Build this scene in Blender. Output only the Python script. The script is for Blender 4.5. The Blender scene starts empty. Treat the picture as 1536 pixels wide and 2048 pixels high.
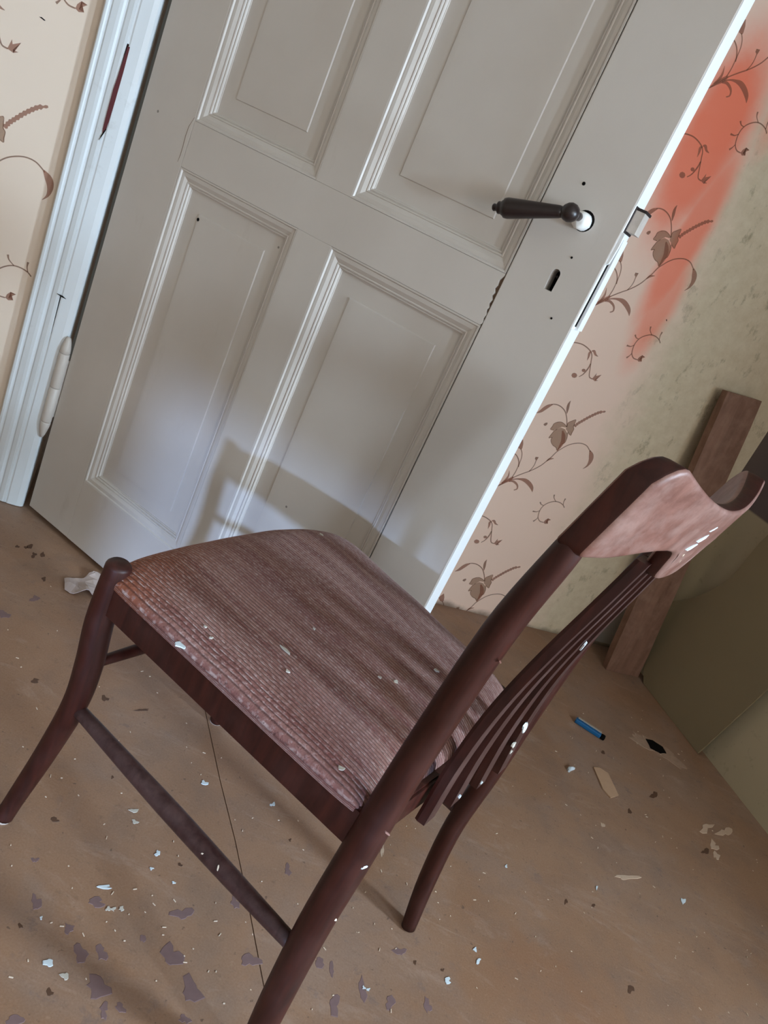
import bpy, bmesh, math, random
from mathutils import Vector, Matrix
from mathutils.noise import noise as mnoise

SC = bpy.context.scene
COL = SC.collection
PI = math.pi

# ------------------------------------------------------------------ camera
PITCH = math.radians(20.839); ROLL = math.radians(25.442)
CAM_POS = Vector((0, 0, 1.0))
Fv = Vector((0, math.cos(PITCH), -math.sin(PITCH)))
U0 = Vector((0, math.sin(PITCH), math.cos(PITCH))); R0 = Vector((1, 0, 0))
Rv = math.cos(ROLL) * R0 + math.sin(ROLL) * U0
Uv = -math.sin(ROLL) * R0 + math.cos(ROLL) * U0
cd = bpy.data.cameras.new('camera'); cam = bpy.data.objects.new('camera', cd); COL.objects.link(cam)
cam.matrix_world = Matrix(((Rv.x, Uv.x, -Fv.x, 0), (Rv.y, Uv.y, -Fv.y, 0), (Rv.z, Uv.z, -Fv.z, 1.0), (0, 0, 0, 1)))
cd.sensor_fit = 'HORIZONTAL'; cd.sensor_width = 36.0; cd.lens = 36.0 * 1555.0 / 1536.0
cd.clip_start = 0.02
SC.camera = cam

# ------------------------------------------------------------------ room frame
A_W = math.radians(23.7)
BD = Vector((math.cos(A_W), math.sin(A_W), 0))        # along the back wall
NW = Vector((math.sin(A_W), -math.cos(A_W), 0))       # out of the back wall, into the room
W0 = Vector((0.835, 2.373, 0))                        # foot of the back wall
CORNER = W0 + BD * 0.102                              # back wall meets right wall
# casements of the right wall: (start, end) as distance from the corner, (sill, head)
WINDOWS = ((2.19, 2.51, 0.50, 1.70), (3.65, 3.95, 0.85, 1.90))
# openings added in the unseen rear wall for the low beam and the fill: (start, end) along the wall, (sill, head)
REAR = ((-3.16, -2.42, 0.05, 0.70), (-1.20, -0.40, 0.80, 2.10))
D_REAR = 4.9

# ------------------------------------------------------------------ world, lights, exposure
world = bpy.data.worlds.new('sky'); SC.world = world; world.use_nodes = True
wn = world.node_tree.nodes; wn['Background'].inputs[0].default_value = (0.62, 0.75, 1.0, 1)
wn['Background'].inputs[1].default_value = 1.0

def area(name, loc, direction, sx, sy, power, color, spread=180):
    l = bpy.data.lights.new(name, 'AREA'); l.shape = 'RECTANGLE'; l.size = sx; l.size_y = sy
    l.energy = power; l.color = color; l.spread = math.radians(spread)
    o = bpy.data.objects.new(name, l); COL.objects.link(o)
    o.location = loc; o.rotation_euler = Vector(direction).to_track_quat('-Z', 'Z').to_euler()
    return o
# daylight through the two casements of the right wall
for (d0, d1, z0, z1), pw in zip(WINDOWS, (80.0, 110.0)):
    area('window_daylight', CORNER + NW * ((d0 + d1) / 2) + BD * 0.012 + Vector((0, 0, (z0 + z1) / 2)), -BD,
         d1 - d0 - 0.04, z1 - z0 - 0.04, pw, (0.64, 0.82, 1.0))
# bright strip of blue horizon sky that reaches in through a low opening, added to shape the beam, behind the photographer
sl = bpy.data.lights.new('horizon_sky', 'SUN'); sl.energy = 0.75; sl.color = (0.40, 0.60, 1.0); sl.angle = math.radians(2.0)
so = bpy.data.objects.new('horizon_sky', sl); COL.objects.link(so)
so.rotation_euler = Vector((-0.10, 0.995, -math.tan(math.radians(2.2)))).to_track_quat('-Z', 'Z').to_euler()
# warm fill lamp added at an unseen rear window to brighten the room
area('rear_fill', W0 + NW * (D_REAR - .03) + BD * (REAR[1][0] + REAR[1][1]) / 2 + Vector((0, 0, 1.45)), -NW,
     0.76, 1.2, 9.0, (1.0, 0.88, 0.76))

SC.view_settings.view_transform = 'Standard'
SC.view_settings.look = 'None'
SC.view_settings.gamma = 1.0
SC.view_settings.use_curve_mapping = False
SC.view_settings.exposure = 1.5

# ------------------------------------------------------------------ helpers
def lin(r, g, b):
    f = lambda c: (c / 255 / 12.92) if c / 255 <= 0.04045 else ((c / 255 + 0.055) / 1.055) ** 2.4
    return (f(r), f(g), f(b), 1.0)

class NT:
    def __init__(self, name, rough=0.6, spec=0.5):
        self.m = bpy.data.materials.new(name); self.m.use_nodes = True
        self.t = self.m.node_tree; self.b = self.t.nodes['Principled BSDF']
        self.b.inputs['Roughness'].default_value = rough
        self.b.inputs['Specular IOR Level'].default_value = spec
    def n(self, typ, **kw):
        nd = self.t.nodes.new(typ)
        for k, v in kw.items():
            if k in nd.inputs: nd.inputs[k].default_value = v
            else: setattr(nd, k, v)
        return nd
    def l(self, a, b): self.t.links.new(a, b)
    def coords(self, kind='Object', scale=(1, 1, 1), rot=(0, 0, 0), loc=(0, 0, 0)):
        tc = self.n('ShaderNodeTexCoord'); mp = self.n('ShaderNodeMapping')
        mp.inputs['Scale'].default_value = scale; mp.inputs['Rotation'].default_value = rot
        mp.inputs['Location'].default_value = loc
        self.l(tc.outputs[kind], mp.inputs['Vector']); return mp.outputs['Vector']
    def noise(self, vec, scale, detail=4, rough=0.55, dist=0.0):
        nd = self.n('ShaderNodeTexNoise'); nd.inputs['Scale'].default_value = scale
        nd.inputs['Detail'].default_value = detail; nd.inputs['Roughness'].default_value = rough
        nd.inputs['Distortion'].default_value = dist
        self.l(vec, nd.inputs['Vector']); return nd.outputs['Fac']
    def ramp(self, fac, stops, interp='LINEAR'):
        r = self.n('ShaderNodeValToRGB'); r.color_ramp.interpolation = interp
        e = r.color_ramp.elements
        while len(e) < len(stops): e.new(0.5)
        for k, (p, c) in enumerate(stops):
            e[k].position = p; e[k].color = c if len(c) == 4 else (*c, 1)
        self.l(fac, r.inputs['Fac']); return r.outputs['Color']
    def val(self, fac, lo, hi):
        return self.ramp(fac, [(lo, (0, 0, 0, 1)), (hi, (1, 1, 1, 1))])
    def mix(self, fac, a, b, mode='MIX'):
        x = self.n('ShaderNodeMix', data_type='RGBA', blend_type=mode)
        if isinstance(fac, (int, float)): x.inputs[0].default_value = fac
        else: self.l(fac, x.inputs[0])
        for q, i in ((a, 6), (b, 7)):
            if isinstance(q, tuple): x.inputs[i].default_value = q
            else: self.l(q, x.inputs[i])
        return x.outputs[2]
    def math(self, op, a, b=0.0, c=None):
        x = self.n('ShaderNodeMath', operation=op)
        for i, q in enumerate((a, b) if c is None else (a, b, c)):
            if isinstance(q, (int, float)): x.inputs[i].default_value = q
            else: self.l(q, x.inputs[i])
        return x.outputs[0]
    def bump(self, h, strength=0.3, dist=0.002, normal=None):
        b = self.n('ShaderNodeBump'); b.inputs['Strength'].default_value = strength
        b.inputs['Distance'].default_value = dist; self.l(h, b.inputs['Height'])
        if normal is not None: self.l(normal, b.inputs['Normal'])
        return b.outputs['Normal']
    def out(self, color=None, rough=None, normal=None):
        for q, k in ((color, 'Base Color'), (rough, 'Roughness'), (normal, 'Normal')):
            if q is None: continue
            if isinstance(q, (tuple, float)): self.b.inputs[k].default_value = q
            else: self.l(q, self.b.inputs[k])
        return self.m

def simple(name, col, rough=0.6, spec=0.5, var=0.10, scale=30, metal=0.0):
    t = NT(name, rough, spec); v = t.coords()
    f = t.noise(v, scale)
    a = tuple(c * (1 - var) for c in col[:3]) + (1,); b = tuple(min(1, c * (1 + var)) for c in col[:3]) + (1,)
    t.b.inputs['Metallic'].default_value = metal
    return t.out(t.mix(f, a, b), None, t.bump(f, 0.15, 0.001))

def link(name, me, mat=None, parent=None, loc=None, rz=None):
    o = bpy.data.objects.new(name, me); COL.objects.link(o)
    if mat is not None:
        for m in (mat if isinstance(mat, (list, tuple)) else [mat]): me.materials.append(m)
    if parent is not None: o.parent = parent
    if loc is not None: o.location = loc
    if rz is not None: o.rotation_euler = (0, 0, rz)
    return o

def obj(name, bm, mat, parent=None, smooth=False, loc=None, rz=None, recalc=True):
    me = bpy.data.meshes.new(name)
    if recalc: bmesh.ops.recalc_face_normals(bm, faces=bm.faces)
    bm.to_mesh(me); bm.free()
    if smooth:
        for p in me.polygons: p.use_smooth = True
    return link(name, me, mat, parent, loc, rz)

def empty(name, loc=(0, 0, 0), rz=0.0, parent=None):
    o = bpy.data.objects.new(name, None); COL.objects.link(o)
    o.location = loc; o.rotation_euler = (0, 0, rz); o.empty_display_size = 0.05
    if parent: o.parent = parent
    return o

def tag(o, label, cat, group=None):
    o['label'] = label; o['category'] = cat
    if group: o['group'] = group
    return o

def structure(o): o['kind'] = 'structure'; return o

def add_box(bm, x0, x1, y0, y1, z0, z1, bev=0.0):
    vs = [bm.verts.new((x, y, z)) for x in (x0, x1) for y in (y0, y1) for z in (z0, z1)]
    fs = [(0, 1, 3, 2), (4, 6, 7, 5), (0, 4, 5, 1), (2, 3, 7, 6), (0, 2, 6, 4), (1, 5, 7, 3)]
    faces = [bm.faces.new([vs[i] for i in f]) for f in fs]
    if bev > 0:
        es = list({e for f in faces for e in f.edges})
        bmesh.ops.bevel(bm, geom=es, offset=bev, segments=2, affect='EDGES', profile=0.5)
    return bm

def box(x0, x1, y0, y1, z0, z1, bev=0.0): return add_box(bmesh.new(), x0, x1, y0, y1, z0, z1, bev)

def extrude_poly(bm, pts, axis_fn, h):
    """pts: 2-D outline; axis_fn(u, v, w) -> 3-D; w from 0 to h"""
    a = [bm.verts.new(axis_fn(u, v, 0)) for u, v in pts]
    b = [bm.verts.new(axis_fn(u, v, h)) for u, v in pts]
    n = len(pts)
    bm.faces.new(a); bm.faces.new(b[::-1])
    for i in range(n): bm.faces.new((a[i], b[i], b[(i + 1) % n], a[(i + 1) % n]))
    return bm

def catmull(pts, n):
    """resample a list of tuples smoothly"""
    P = [Vector(p) if len(p) <= 4 else p for p in pts]
    dim = len(pts[0]); out = []
    m = len(pts) - 1
    for i in range(n + 1):
        t = i / n * m; k = min(int(t), m - 1); q = t - k
        p0, p1, p2, p3 = pts[max(k - 1, 0)], pts[k], pts[k + 1], pts[min(k + 2, m)]
        out.append(tuple(0.5 * (2 * p1[j] + (-p0[j] + p2[j]) * q + (2 * p0[j] - 5 * p1[j] + 4 * p2[j] - p3[j]) * q * q
                         + (-p0[j] + 3 * p1[j] - 3 * p2[j] + p3[j]) * q ** 3) for j in range(dim)))
    return out

def tube(bm, pts, seg=16, squash=1.0, round_ends=(0.0, 0.0)):
    """pts: (x, y, z, r). Closed tube with domed ends."""
    P = [Vector(p[:3]) for p in pts]; R = [p[3] for p in pts]
    rings = []
    up = Vector((0, 1, 0.013))
    def ring(c, t, r):
        s = t.cross(up).normalized(); u = s.cross(t).normalized()
        return [bm.verts.new(c + s * (r * math.cos(a)) + u * (r * squash * math.sin(a)))
                for a in [2 * PI * k / seg for k in range(seg)]]
    n = len(P)
    for i in range(n):
        t = (P[min(i + 1, n - 1)] - P[max(i - 1, 0)]).normalized()
        if i == 0 and round_ends[0] > 0:
            for q in (0.35, 0.72):
                rings.append(ring(P[0] - t * round_ends[0] * (1 - q) , t, R[0] * math.sqrt(max(0, 1 - (1 - q) ** 2))))
        rings.append(ring(P[i], t, R[i]))
        if i == n - 1 and round_ends[1] > 0:
            for q in (0.72, 0.35):
                rings.append(ring(P[-1] + t * round_ends[1] * (1 - q), t, R[-1] * math.sqrt(max(0, 1 - (1 - q) ** 2))))
    for a, b in zip(rings[:-1], rings[1:]):
        for k in range(seg): bm.faces.new((a[k], a[(k + 1) % seg], b[(k + 1) % seg], b[k]))
    bm.faces.new(rings[0][::-1]); bm.faces.new(rings[-1])
    return bm

def lathe(bm, prof, c0, axis, seg=20):
    """prof: (distance along axis, radius)"""
    axis = Vector(axis).normalized(); c0 = Vector(c0)
    s = axis.cross(Vector((0.31, 0.2, 0.93))).normalized(); u = axis.cross(s)
    rings = [[bm.verts.new(c0 + axis * d + (s * math.cos(2 * PI * k / seg) + u * math.sin(2 * PI * k / seg)) * max(r, 1e-5))
              for k in range(seg)] for d, r in prof]
    for a, b in zip(rings[:-1], rings[1:]):
        for k in range(seg): bm.faces.new((a[k], a[(k + 1) % seg], b[(k + 1) % seg], b[k]))
    bm.faces.new(rings[0][::-1]); bm.faces.new(rings[-1])
    return bm

def boolean_cut(o, cutters):
    """subtract closed meshes from o and bake the result"""
    mods = []
    for c in cutters:
        md = o.modifiers.new('cut', 'BOOLEAN'); md.operation = 'DIFFERENCE'; md.object = c; md.solver = 'EXACT'
    bpy.context.view_layer.update()
    dg = bpy.context.evaluated_depsgraph_get()
    me = bpy.data.meshes.new_from_object(o.evaluated_get(dg))
    o.modifiers.clear(); o.data = me
    for c in cutters:
        m = c.data; bpy.data.objects.remove(c); bpy.data.meshes.remove(m)

# ------------------------------------------------------------------ materials
def mat_door():
    t = NT('door_paint', 0.42, 0.5); v = t.coords()
    f = t.noise(v, 3.2, 5); g = t.noise(v, 60, 3)
    c = t.mix(t.val(f, 0.35, 0.7), lin(200, 193, 185), lin(209, 203, 196))
    spots = t.n('ShaderNodeTexVoronoi'); spots.inputs['Scale'].default_value = 17; t.l(v, spots.inputs['Vector'])
    rare = t.math('LESS_THAN', spots.outputs['Distance'], 0.045)
    rare = t.math('MULTIPLY', rare, t.math('GREATER_THAN', t.noise(v, 9, 1), 0.60))
    dirt = t.val(t.noise(t.coords(scale=(1, 1, 0.25)), 14, 6, 0.65), 0.62, 0.80)
    c = t.mix(t.math('MULTIPLY', dirt, 0.25), c, lin(150, 140, 125))
    c = t.mix(t.math('MULTIPLY', rare, 0.7), c, lin(80, 72, 66))
    h = t.math('ADD', t.math('MULTIPLY', g, 0.5), t.noise(t.coords(scale=(6, 6, 0.5)), 30, 3))
    return t.out(c, None, t.bump(h, 0.10, 0.0015))
def mat_white(name, a, b, rough=0.4):
    t = NT(name, rough, 0.5); v = t.coords()
    f = t.noise(v, 5, 5); g = t.noise(v, 45, 3)
    c = t.mix(f, a, b)
    low = t.n('ShaderNodeSeparateXYZ'); t.l(v, low.inputs[0])
    grime = t.math('MULTIPLY', t.val(t.noise(v, 26, 6, 0.7), 0.60, 0.78), 0.22)
    c = t.mix(grime, c, lin(140, 140, 132))
    return t.out(c, None, t.bump(g, 0.12, 0.0015))
def mat_wallpaper():
    # object coordinates of the back wall: X along the wall, Z up
    t = NT('wallpaper', 0.75, 0.25); v = t.coords()
    sp = t.n('ShaderNodeSeparateXYZ'); t.l(v, sp.inputs[0]); X, Z = sp.outputs[0], sp.outputs[2]
    n1 = t.noise(v, 2.2, 5); n2 = t.noise(v, 30, 6, 0.7); n3 = t.noise(v, 9, 5, 0.65)
    c = t.mix(n1, lin(226, 209, 191), lin(234, 218, 202))
    # old, handled paper right of the doorway: pinker and dirtier
    right = t.n('ShaderNodeMapRange', interpolation_type='SMOOTHSTEP'); t.l(X, right.inputs[0])
    right.inputs[1].default_value = -1.2; right.inputs[2].default_value = -0.8
    c = t.mix(right.outputs[0], c, lin(234, 206, 186))
    # damp olive mould: right of a slanted line
    edge = t.math('ADD', t.math('ADD', X, t.math('MULTIPLY', Z, 0.12)), t.math('MULTIPLY', t.math('SUBTRACT', n3, 0.5), 0.18))
    mo = t.n('ShaderNodeMapRange', interpolation_type='SMOOTHSTEP'); t.l(edge, mo.inputs[0])
    mo.inputs[1].default_value = -0.36; mo.inputs[2].default_value = -0.20
    c = t.mix(mo.outputs[0], c, t.mix(t.val(n2, 0.35, 0.65), lin(202, 186, 156), lin(214, 200, 172)))
    sp2 = t.math('MULTIPLY', t.val(t.noise(t.coords(scale=(1, 1, 0.6), loc=(3, 0, 1)), 17, 6, 0.72), 0.56, 0.70), mo.outputs[0])
    c = t.mix(t.math('MULTIPLY', sp2, 0.75), c, lin(112, 100, 72))
    # sprayed orange paint: a soft vertical streak with a wider head
    def blob(cx, cz, rx, rz, amt, tilt=0.0):
        xx = t.math('ADD', t.math('SUBTRACT', X, cx), t.math('MULTIPLY', t.math('SUBTRACT', Z, cz), tilt))
        a = t.math('POWER', t.math('DIVIDE', xx, rx), 2.0)
        b = t.math('POWER', t.math('DIVIDE', t.math('SUBTRACT', Z, cz), rz), 2.0)
        d = t.math('SQRT', t.math('ADD', a, b))
        d = t.math('ADD', d, t.math('MULTIPLY', t.math('SUBTRACT', n3, 0.5), 0.35))
        r = t.n('ShaderNodeMapRange', interpolation_type='SMOOTHSTEP'); t.l(d, r.inputs[0])
        r.inputs[1].default_value = 1.12; r.inputs[2].default_value = 0.42
        r.inputs[3].default_value = 0.0; r.inputs[4].default_value = amt
        return r.outputs[0]
    s = blob(-0.56, 1.40, 0.115, 0.30, 0.95)
    for q in (blob(-0.475, 1.19, 0.060, 0.30, 0.85), blob(-0.45, 1.02, 0.055, 0.20, 0.65), blob(-0.42, 1.62, 0.05, 0.22, 0.5)):
        s = t.math('MAXIMUM', s, q)
    s = t.math('MULTIPLY', s, t.math('ADD', 0.80, t.math('MULTIPLY', n1, 0.5)))
    c = t.mix(s, c, lin(238, 130, 100))
    # grime along the foot of the wall
    ft = t.n('ShaderNodeMapRange', interpolation_type='SMOOTHSTEP')
    t.l(t.math('ADD', Z, t.math('MULTIPLY', t.math('SUBTRACT', n3, 0.5), 0.05)), ft.inputs[0])
    ft.inputs[1].default_value = 0.022; ft.inputs[2].default_value = -0.006
    c = t.mix(t.math('MULTIPLY', ft.outputs[0], 0.8), c, lin(95, 80, 66))
    h = t.math('ADD', t.math('MULTIPLY', n2, 0.4), t.math('MULTIPLY', t.noise(v, 5, 3), 2.0))
    return t.out(c, None, t.bump(h, 0.18, 0.002))
def mat_print(name, col, alpha):
    t = NT(name, 0.75, 0.2); v = t.coords()
    f = t.noise(v, 40, 4)
    t.b.inputs['Alpha'].default_value = alpha
    return t.out(t.mix(f, tuple(c * 0.85 for c in col[:3]) + (1,), tuple(c * 1.15 for c in col[:3]) + (1,)))
def mat_rightwall():
    t = NT('olive_wall_paint', 0.8, 0.2); v = t.coords()
    sp = t.n('ShaderNodeSeparateXYZ'); t.l(v, sp.inputs[0]); Z = sp.outputs[2]
    n = t.noise(v, 4, 6); n2 = t.noise(v, 24, 5, 0.7)
    c = t.mix(n, lin(178, 164, 134), lin(194, 182, 154))
    c = t.mix(t.math('MULTIPLY', t.val(n2, 0.58, 0.72), 0.4), c, lin(120, 104, 84))
    up = t.n('ShaderNodeMapRange'); t.l(Z, up.inputs[0]); up.inputs[1].default_value = 0.618; up.inputs[2].default_value = 0.624
    c = t.mix(up.outputs[0], c, lin(112, 100, 98))
    return t.out(c, None, t.bump(n2, 0.25, 0.002))
def mat_floor():
    t = NT('floor_hardboard', 0.45, 0.5); v = t.coords('Object')
    n = t.noise(v, 1.7, 6, 0.6, 0.4); n2 = t.noise(v, 9, 6, 0.65); n3 = t.noise(v, 70, 4, 0.7); n4 = t.noise(v, 320, 2)
    c = t.ramp(n, [(0.25, lin(138, 92, 60)), (0.42, lin(146, 106, 76)), (0.55, lin(156, 118, 90)), (0.68, lin(152, 122, 102)), (0.8, lin(164, 108, 70))])
    c = t.mix(t.math('MULTIPLY', t.val(n2, 0.46, 0.72), 0.50), c, lin(118, 96, 84))
    # greyish worn zones
    gz = t.math('MULTIPLY', t.val(t.noise(t.coords(loc=(2.1, 4.4, 0)), 3.1, 6, 0.62, 0.5), 0.52, 0.66), 0.50)
    c = t.mix(gz, c, lin(152, 128, 114))
    gp = t.math('MULTIPLY', t.val(t.noise(t.coords(loc=(7, 1, 0)), 26, 5, 0.7), 0.58, 0.66), t.val(t.noise(t.coords(loc=(2.1, 4.4, 0)), 3.1, 6, 0.62, 0.5), 0.46, 0.60))
    c = t.mix(t.math('MULTIPLY', gp, 0.55), c, lin(110, 90, 86))
    c = t.mix(t.math('MULTIPLY', t.val(n3, 0.58, 0.74), 0.5), c, lin(96, 70, 54))
    c = t.mix(t.math('MULTIPLY', t.val(t.noise(v, 110, 4, 0.7), 0.60, 0.74), 0.30), c, lin(196, 160, 132))
    wv = t.coords('Object', scale=(1.2, 3.5, 1), rot=(0, 0, 0.9))
    sc = t.val(t.noise(wv, 6, 8, 0.75, 0.8), 0.55, 0.80)
    c = t.mix(t.math('MULTIPLY', sc, 0.50), c, lin(196, 170, 154))
    st = t.val(t.noise(t.coords('Object', scale=(1, 22, 1), rot=(0, 0, 2.1)), 3, 5, 0.7), 0.64, 0.74)
    c = t.mix(t.math('MULTIPLY', st, 0.22), c, lin(206, 184, 166))
    c = t.mix(t.math('MULTIPLY', t.val(t.noise(v, 95, 2, 0.5), 0.70, 0.76), 0.75), c, lin(84, 56, 42))
    c = t.mix(0.16, c, t.mix(n4, (0.02, 0.015, 0.01, 1), (0.6, 0.5, 0.4, 1)))
    r = t.n('ShaderNodeMapRange'); t.l(n2, r.inputs[0]); r.inputs[3].default_value = 0.34; r.inputs[4].default_value = 0.62
    h = t.math('ADD', t.math('MULTIPLY', n3, 0.6), t.math('MULTIPLY', n2, 1.5))
    return t.out(c, r.outputs[0], t.bump(h, 0.15, 0.0015))
def mat_wood(name, dark, light, dust, dust_amt, rough, scale=(22, 22, 2.5)):
    t = NT(name, rough, 0.32); v = t.coords(scale=scale); v1 = t.coords()
    n = t.noise(v, 3.5, 6, 0.65, 0.6); n2 = t.noise(v1, 22, 5, 0.65); n3 = t.noise(v1, 260, 2)
    c = t.mix(t.val(n, 0.3, 0.72), dark, light)
    d = t.math('MULTIPLY', t.val(n2, 0.45, 0.75), dust_amt)
    c = t.mix(d, c, dust)
    r = t.n('ShaderNodeMapRange'); t.l(n2, r.inputs[0]); r.inputs[3].default_value = max(0.05, rough - 0.1); r.inputs[4].default_value = min(1, rough + 0.18)
    return t.out(c, r.outputs[0], t.bump(t.math('ADD', n, t.math('MULTIPLY', n3, 0.4)), 0.12, 0.001))
def mat_fabric():
    # UV: U front-to-back in metres, V across in metres (follows the taper of the seat)
    t = NT('woven_upholstery', 0.85, 0.25)
    tc = t.n('ShaderNodeTexCoord'); sp = t.n('ShaderNodeSeparateXYZ'); t.l(tc.outputs['UV'], sp.inputs[0])
    U, V = sp.outputs[0], sp.outputs[1]
    ob = t.n('ShaderNodeSeparateXYZ'); t.l(tc.outputs['Object'], ob.inputs[0])
    fr = 185.0
    rib = t.math('SINE', t.math('MULTIPLY', V, fr * 2 * PI))
    ribid = t.math('FLOOR', t.math('ADD', t.math('MULTIPLY', V, fr), 0.25))
    # yarn knots along every rib, offset from rib to rib
    off = t.math('MULTIPLY', t.math('FRACT', t.math('MULTIPLY', t.math('SINE', t.math('MULTIPLY', ribid, 12.9898)), 437.5)), 1.0)
    nz = t.noise(tc.outputs['Object'], 220, 3, 0.65); nb = t.noise(tc.outputs['Object'], 14, 5, 0.6)
    yarn = t.math('SINE', t.math('MULTIPLY', t.math('ADD', t.math('ADD', t.math('MULTIPLY', U, 78.0), off), t.math('MULTIPLY', nz, 1.6)), 2 * PI))
    cx = t.n('ShaderNodeCombineXYZ'); t.l(t.math('MULTIPLY', U, 3.0), cx.inputs[0]); t.l(t.math('MULTIPLY', V, 60.0), cx.inputs[1])
    band = t.noise(cx.outputs[0], 1.0, 2, 0.5)
    base = t.mix(t.val(band, 0.35, 0.65), lin(128, 82, 75), lin(158, 118, 108))
    # the red-brown wool at the near front edge has kept its dye
    fx = t.n('ShaderNodeMapRange', interpolation_type='SMOOTHSTEP')
    t.l(t.math('ADD', t.math('ADD', t.math('MULTIPLY', ob.outputs[0], 1.0), t.math('MULTIPLY', ob.outputs[1], 0.55)), t.math('MULTIPLY', t.math('SUBTRACT', nb, 0.5), 0.08)), fx.inputs[0])
    fx.inputs[1].default_value = -0.06; fx.inputs[2].default_value = 0.075
    base = t.mix(t.math('MULTIPLY', fx.outputs[0], 0.85), base, lin(150, 84, 52))
    # dusty light tips of the yarn, dark grooves between the ribs
    gro = t.n('ShaderNodeMapRange'); t.l(rib, gro.inputs[0]); gro.inputs[1].default_value = -1.0; gro.inputs[2].default_value = -0.2
    c = t.mix(gro.outputs[0], t.mix(0.6, base, lin(50, 30, 28)), base)
    kn = t.math('MULTIPLY', t.val(yarn, 0.2, 0.9), t.val(rib, 0.0, 0.8))
    c = t.mix(t.math('MULTIPLY', kn, t.math('MULTIPLY', t.val(nz, 0.42, 0.66), 0.60)), c, lin(196, 174, 168))
    # thin pale yarns laid in beside every rib, broken and dusty
    edge = t.val(t.math('SINE', t.math('MULTIPLY', t.math('ADD', V, 0.0016), fr * 2 * PI)), 0.55, 0.95)
    cy = t.n('ShaderNodeCombineXYZ'); t.l(t.math('MULTIPLY', U, 70.0), cy.inputs[0]); t.l(t.math('MULTIPLY', V, fr), cy.inputs[1])
    brk = t.val(t.noise(cy.outputs[0], 1.3, 3, 0.6), 0.46, 0.62)
    big = t.val(t.noise(tc.outputs['Object'], 9, 3, 0.5), 0.30, 0.65)
    c = t.mix(t.math('MULTIPLY', t.math('MULTIPLY', edge, brk), t.math('MULTIPLY', t.math('ADD', 0.35, big), 0.50)), c, lin(214, 196, 188))
    pit = t.val(t.noise(cy.outputs[0], 2.3, 2, 0.6), 0.60, 0.70)
    c = t.mix(t.math('MULTIPLY', pit, 0.55), c, lin(58, 34, 32))
    lint = t.math('MULTIPLY', t.val(t.noise(cx.outputs[0], 5.0, 4, 0.7), 0.62, 0.72), 0.5)
    c = t.mix(t.math('MULTIPLY', lint, t.val(nz, 0.35, 0.6)), c, lin(214, 200, 190))
    c = t.mix(t.math('MULTIPLY', t.val(nb, 0.5, 0.8), 0.3), c, lin(112, 74, 72))
    h = t.math('ADD', t.math('MULTIPLY', rib, 0.55), t.math('ADD', t.math('MULTIPLY', yarn, 0.35), nz))
    t.b.inputs['Sheen Weight'].default_value = 0.15; t.b.inputs['Sheen Roughness'].default_value = 0.35
    t.b.inputs['Sheen Tint'].default_value = (0.9, 0.82, 0.8, 1)
    return t.out(c, None, t.bump(h, 0.55, 0.0012))

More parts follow.
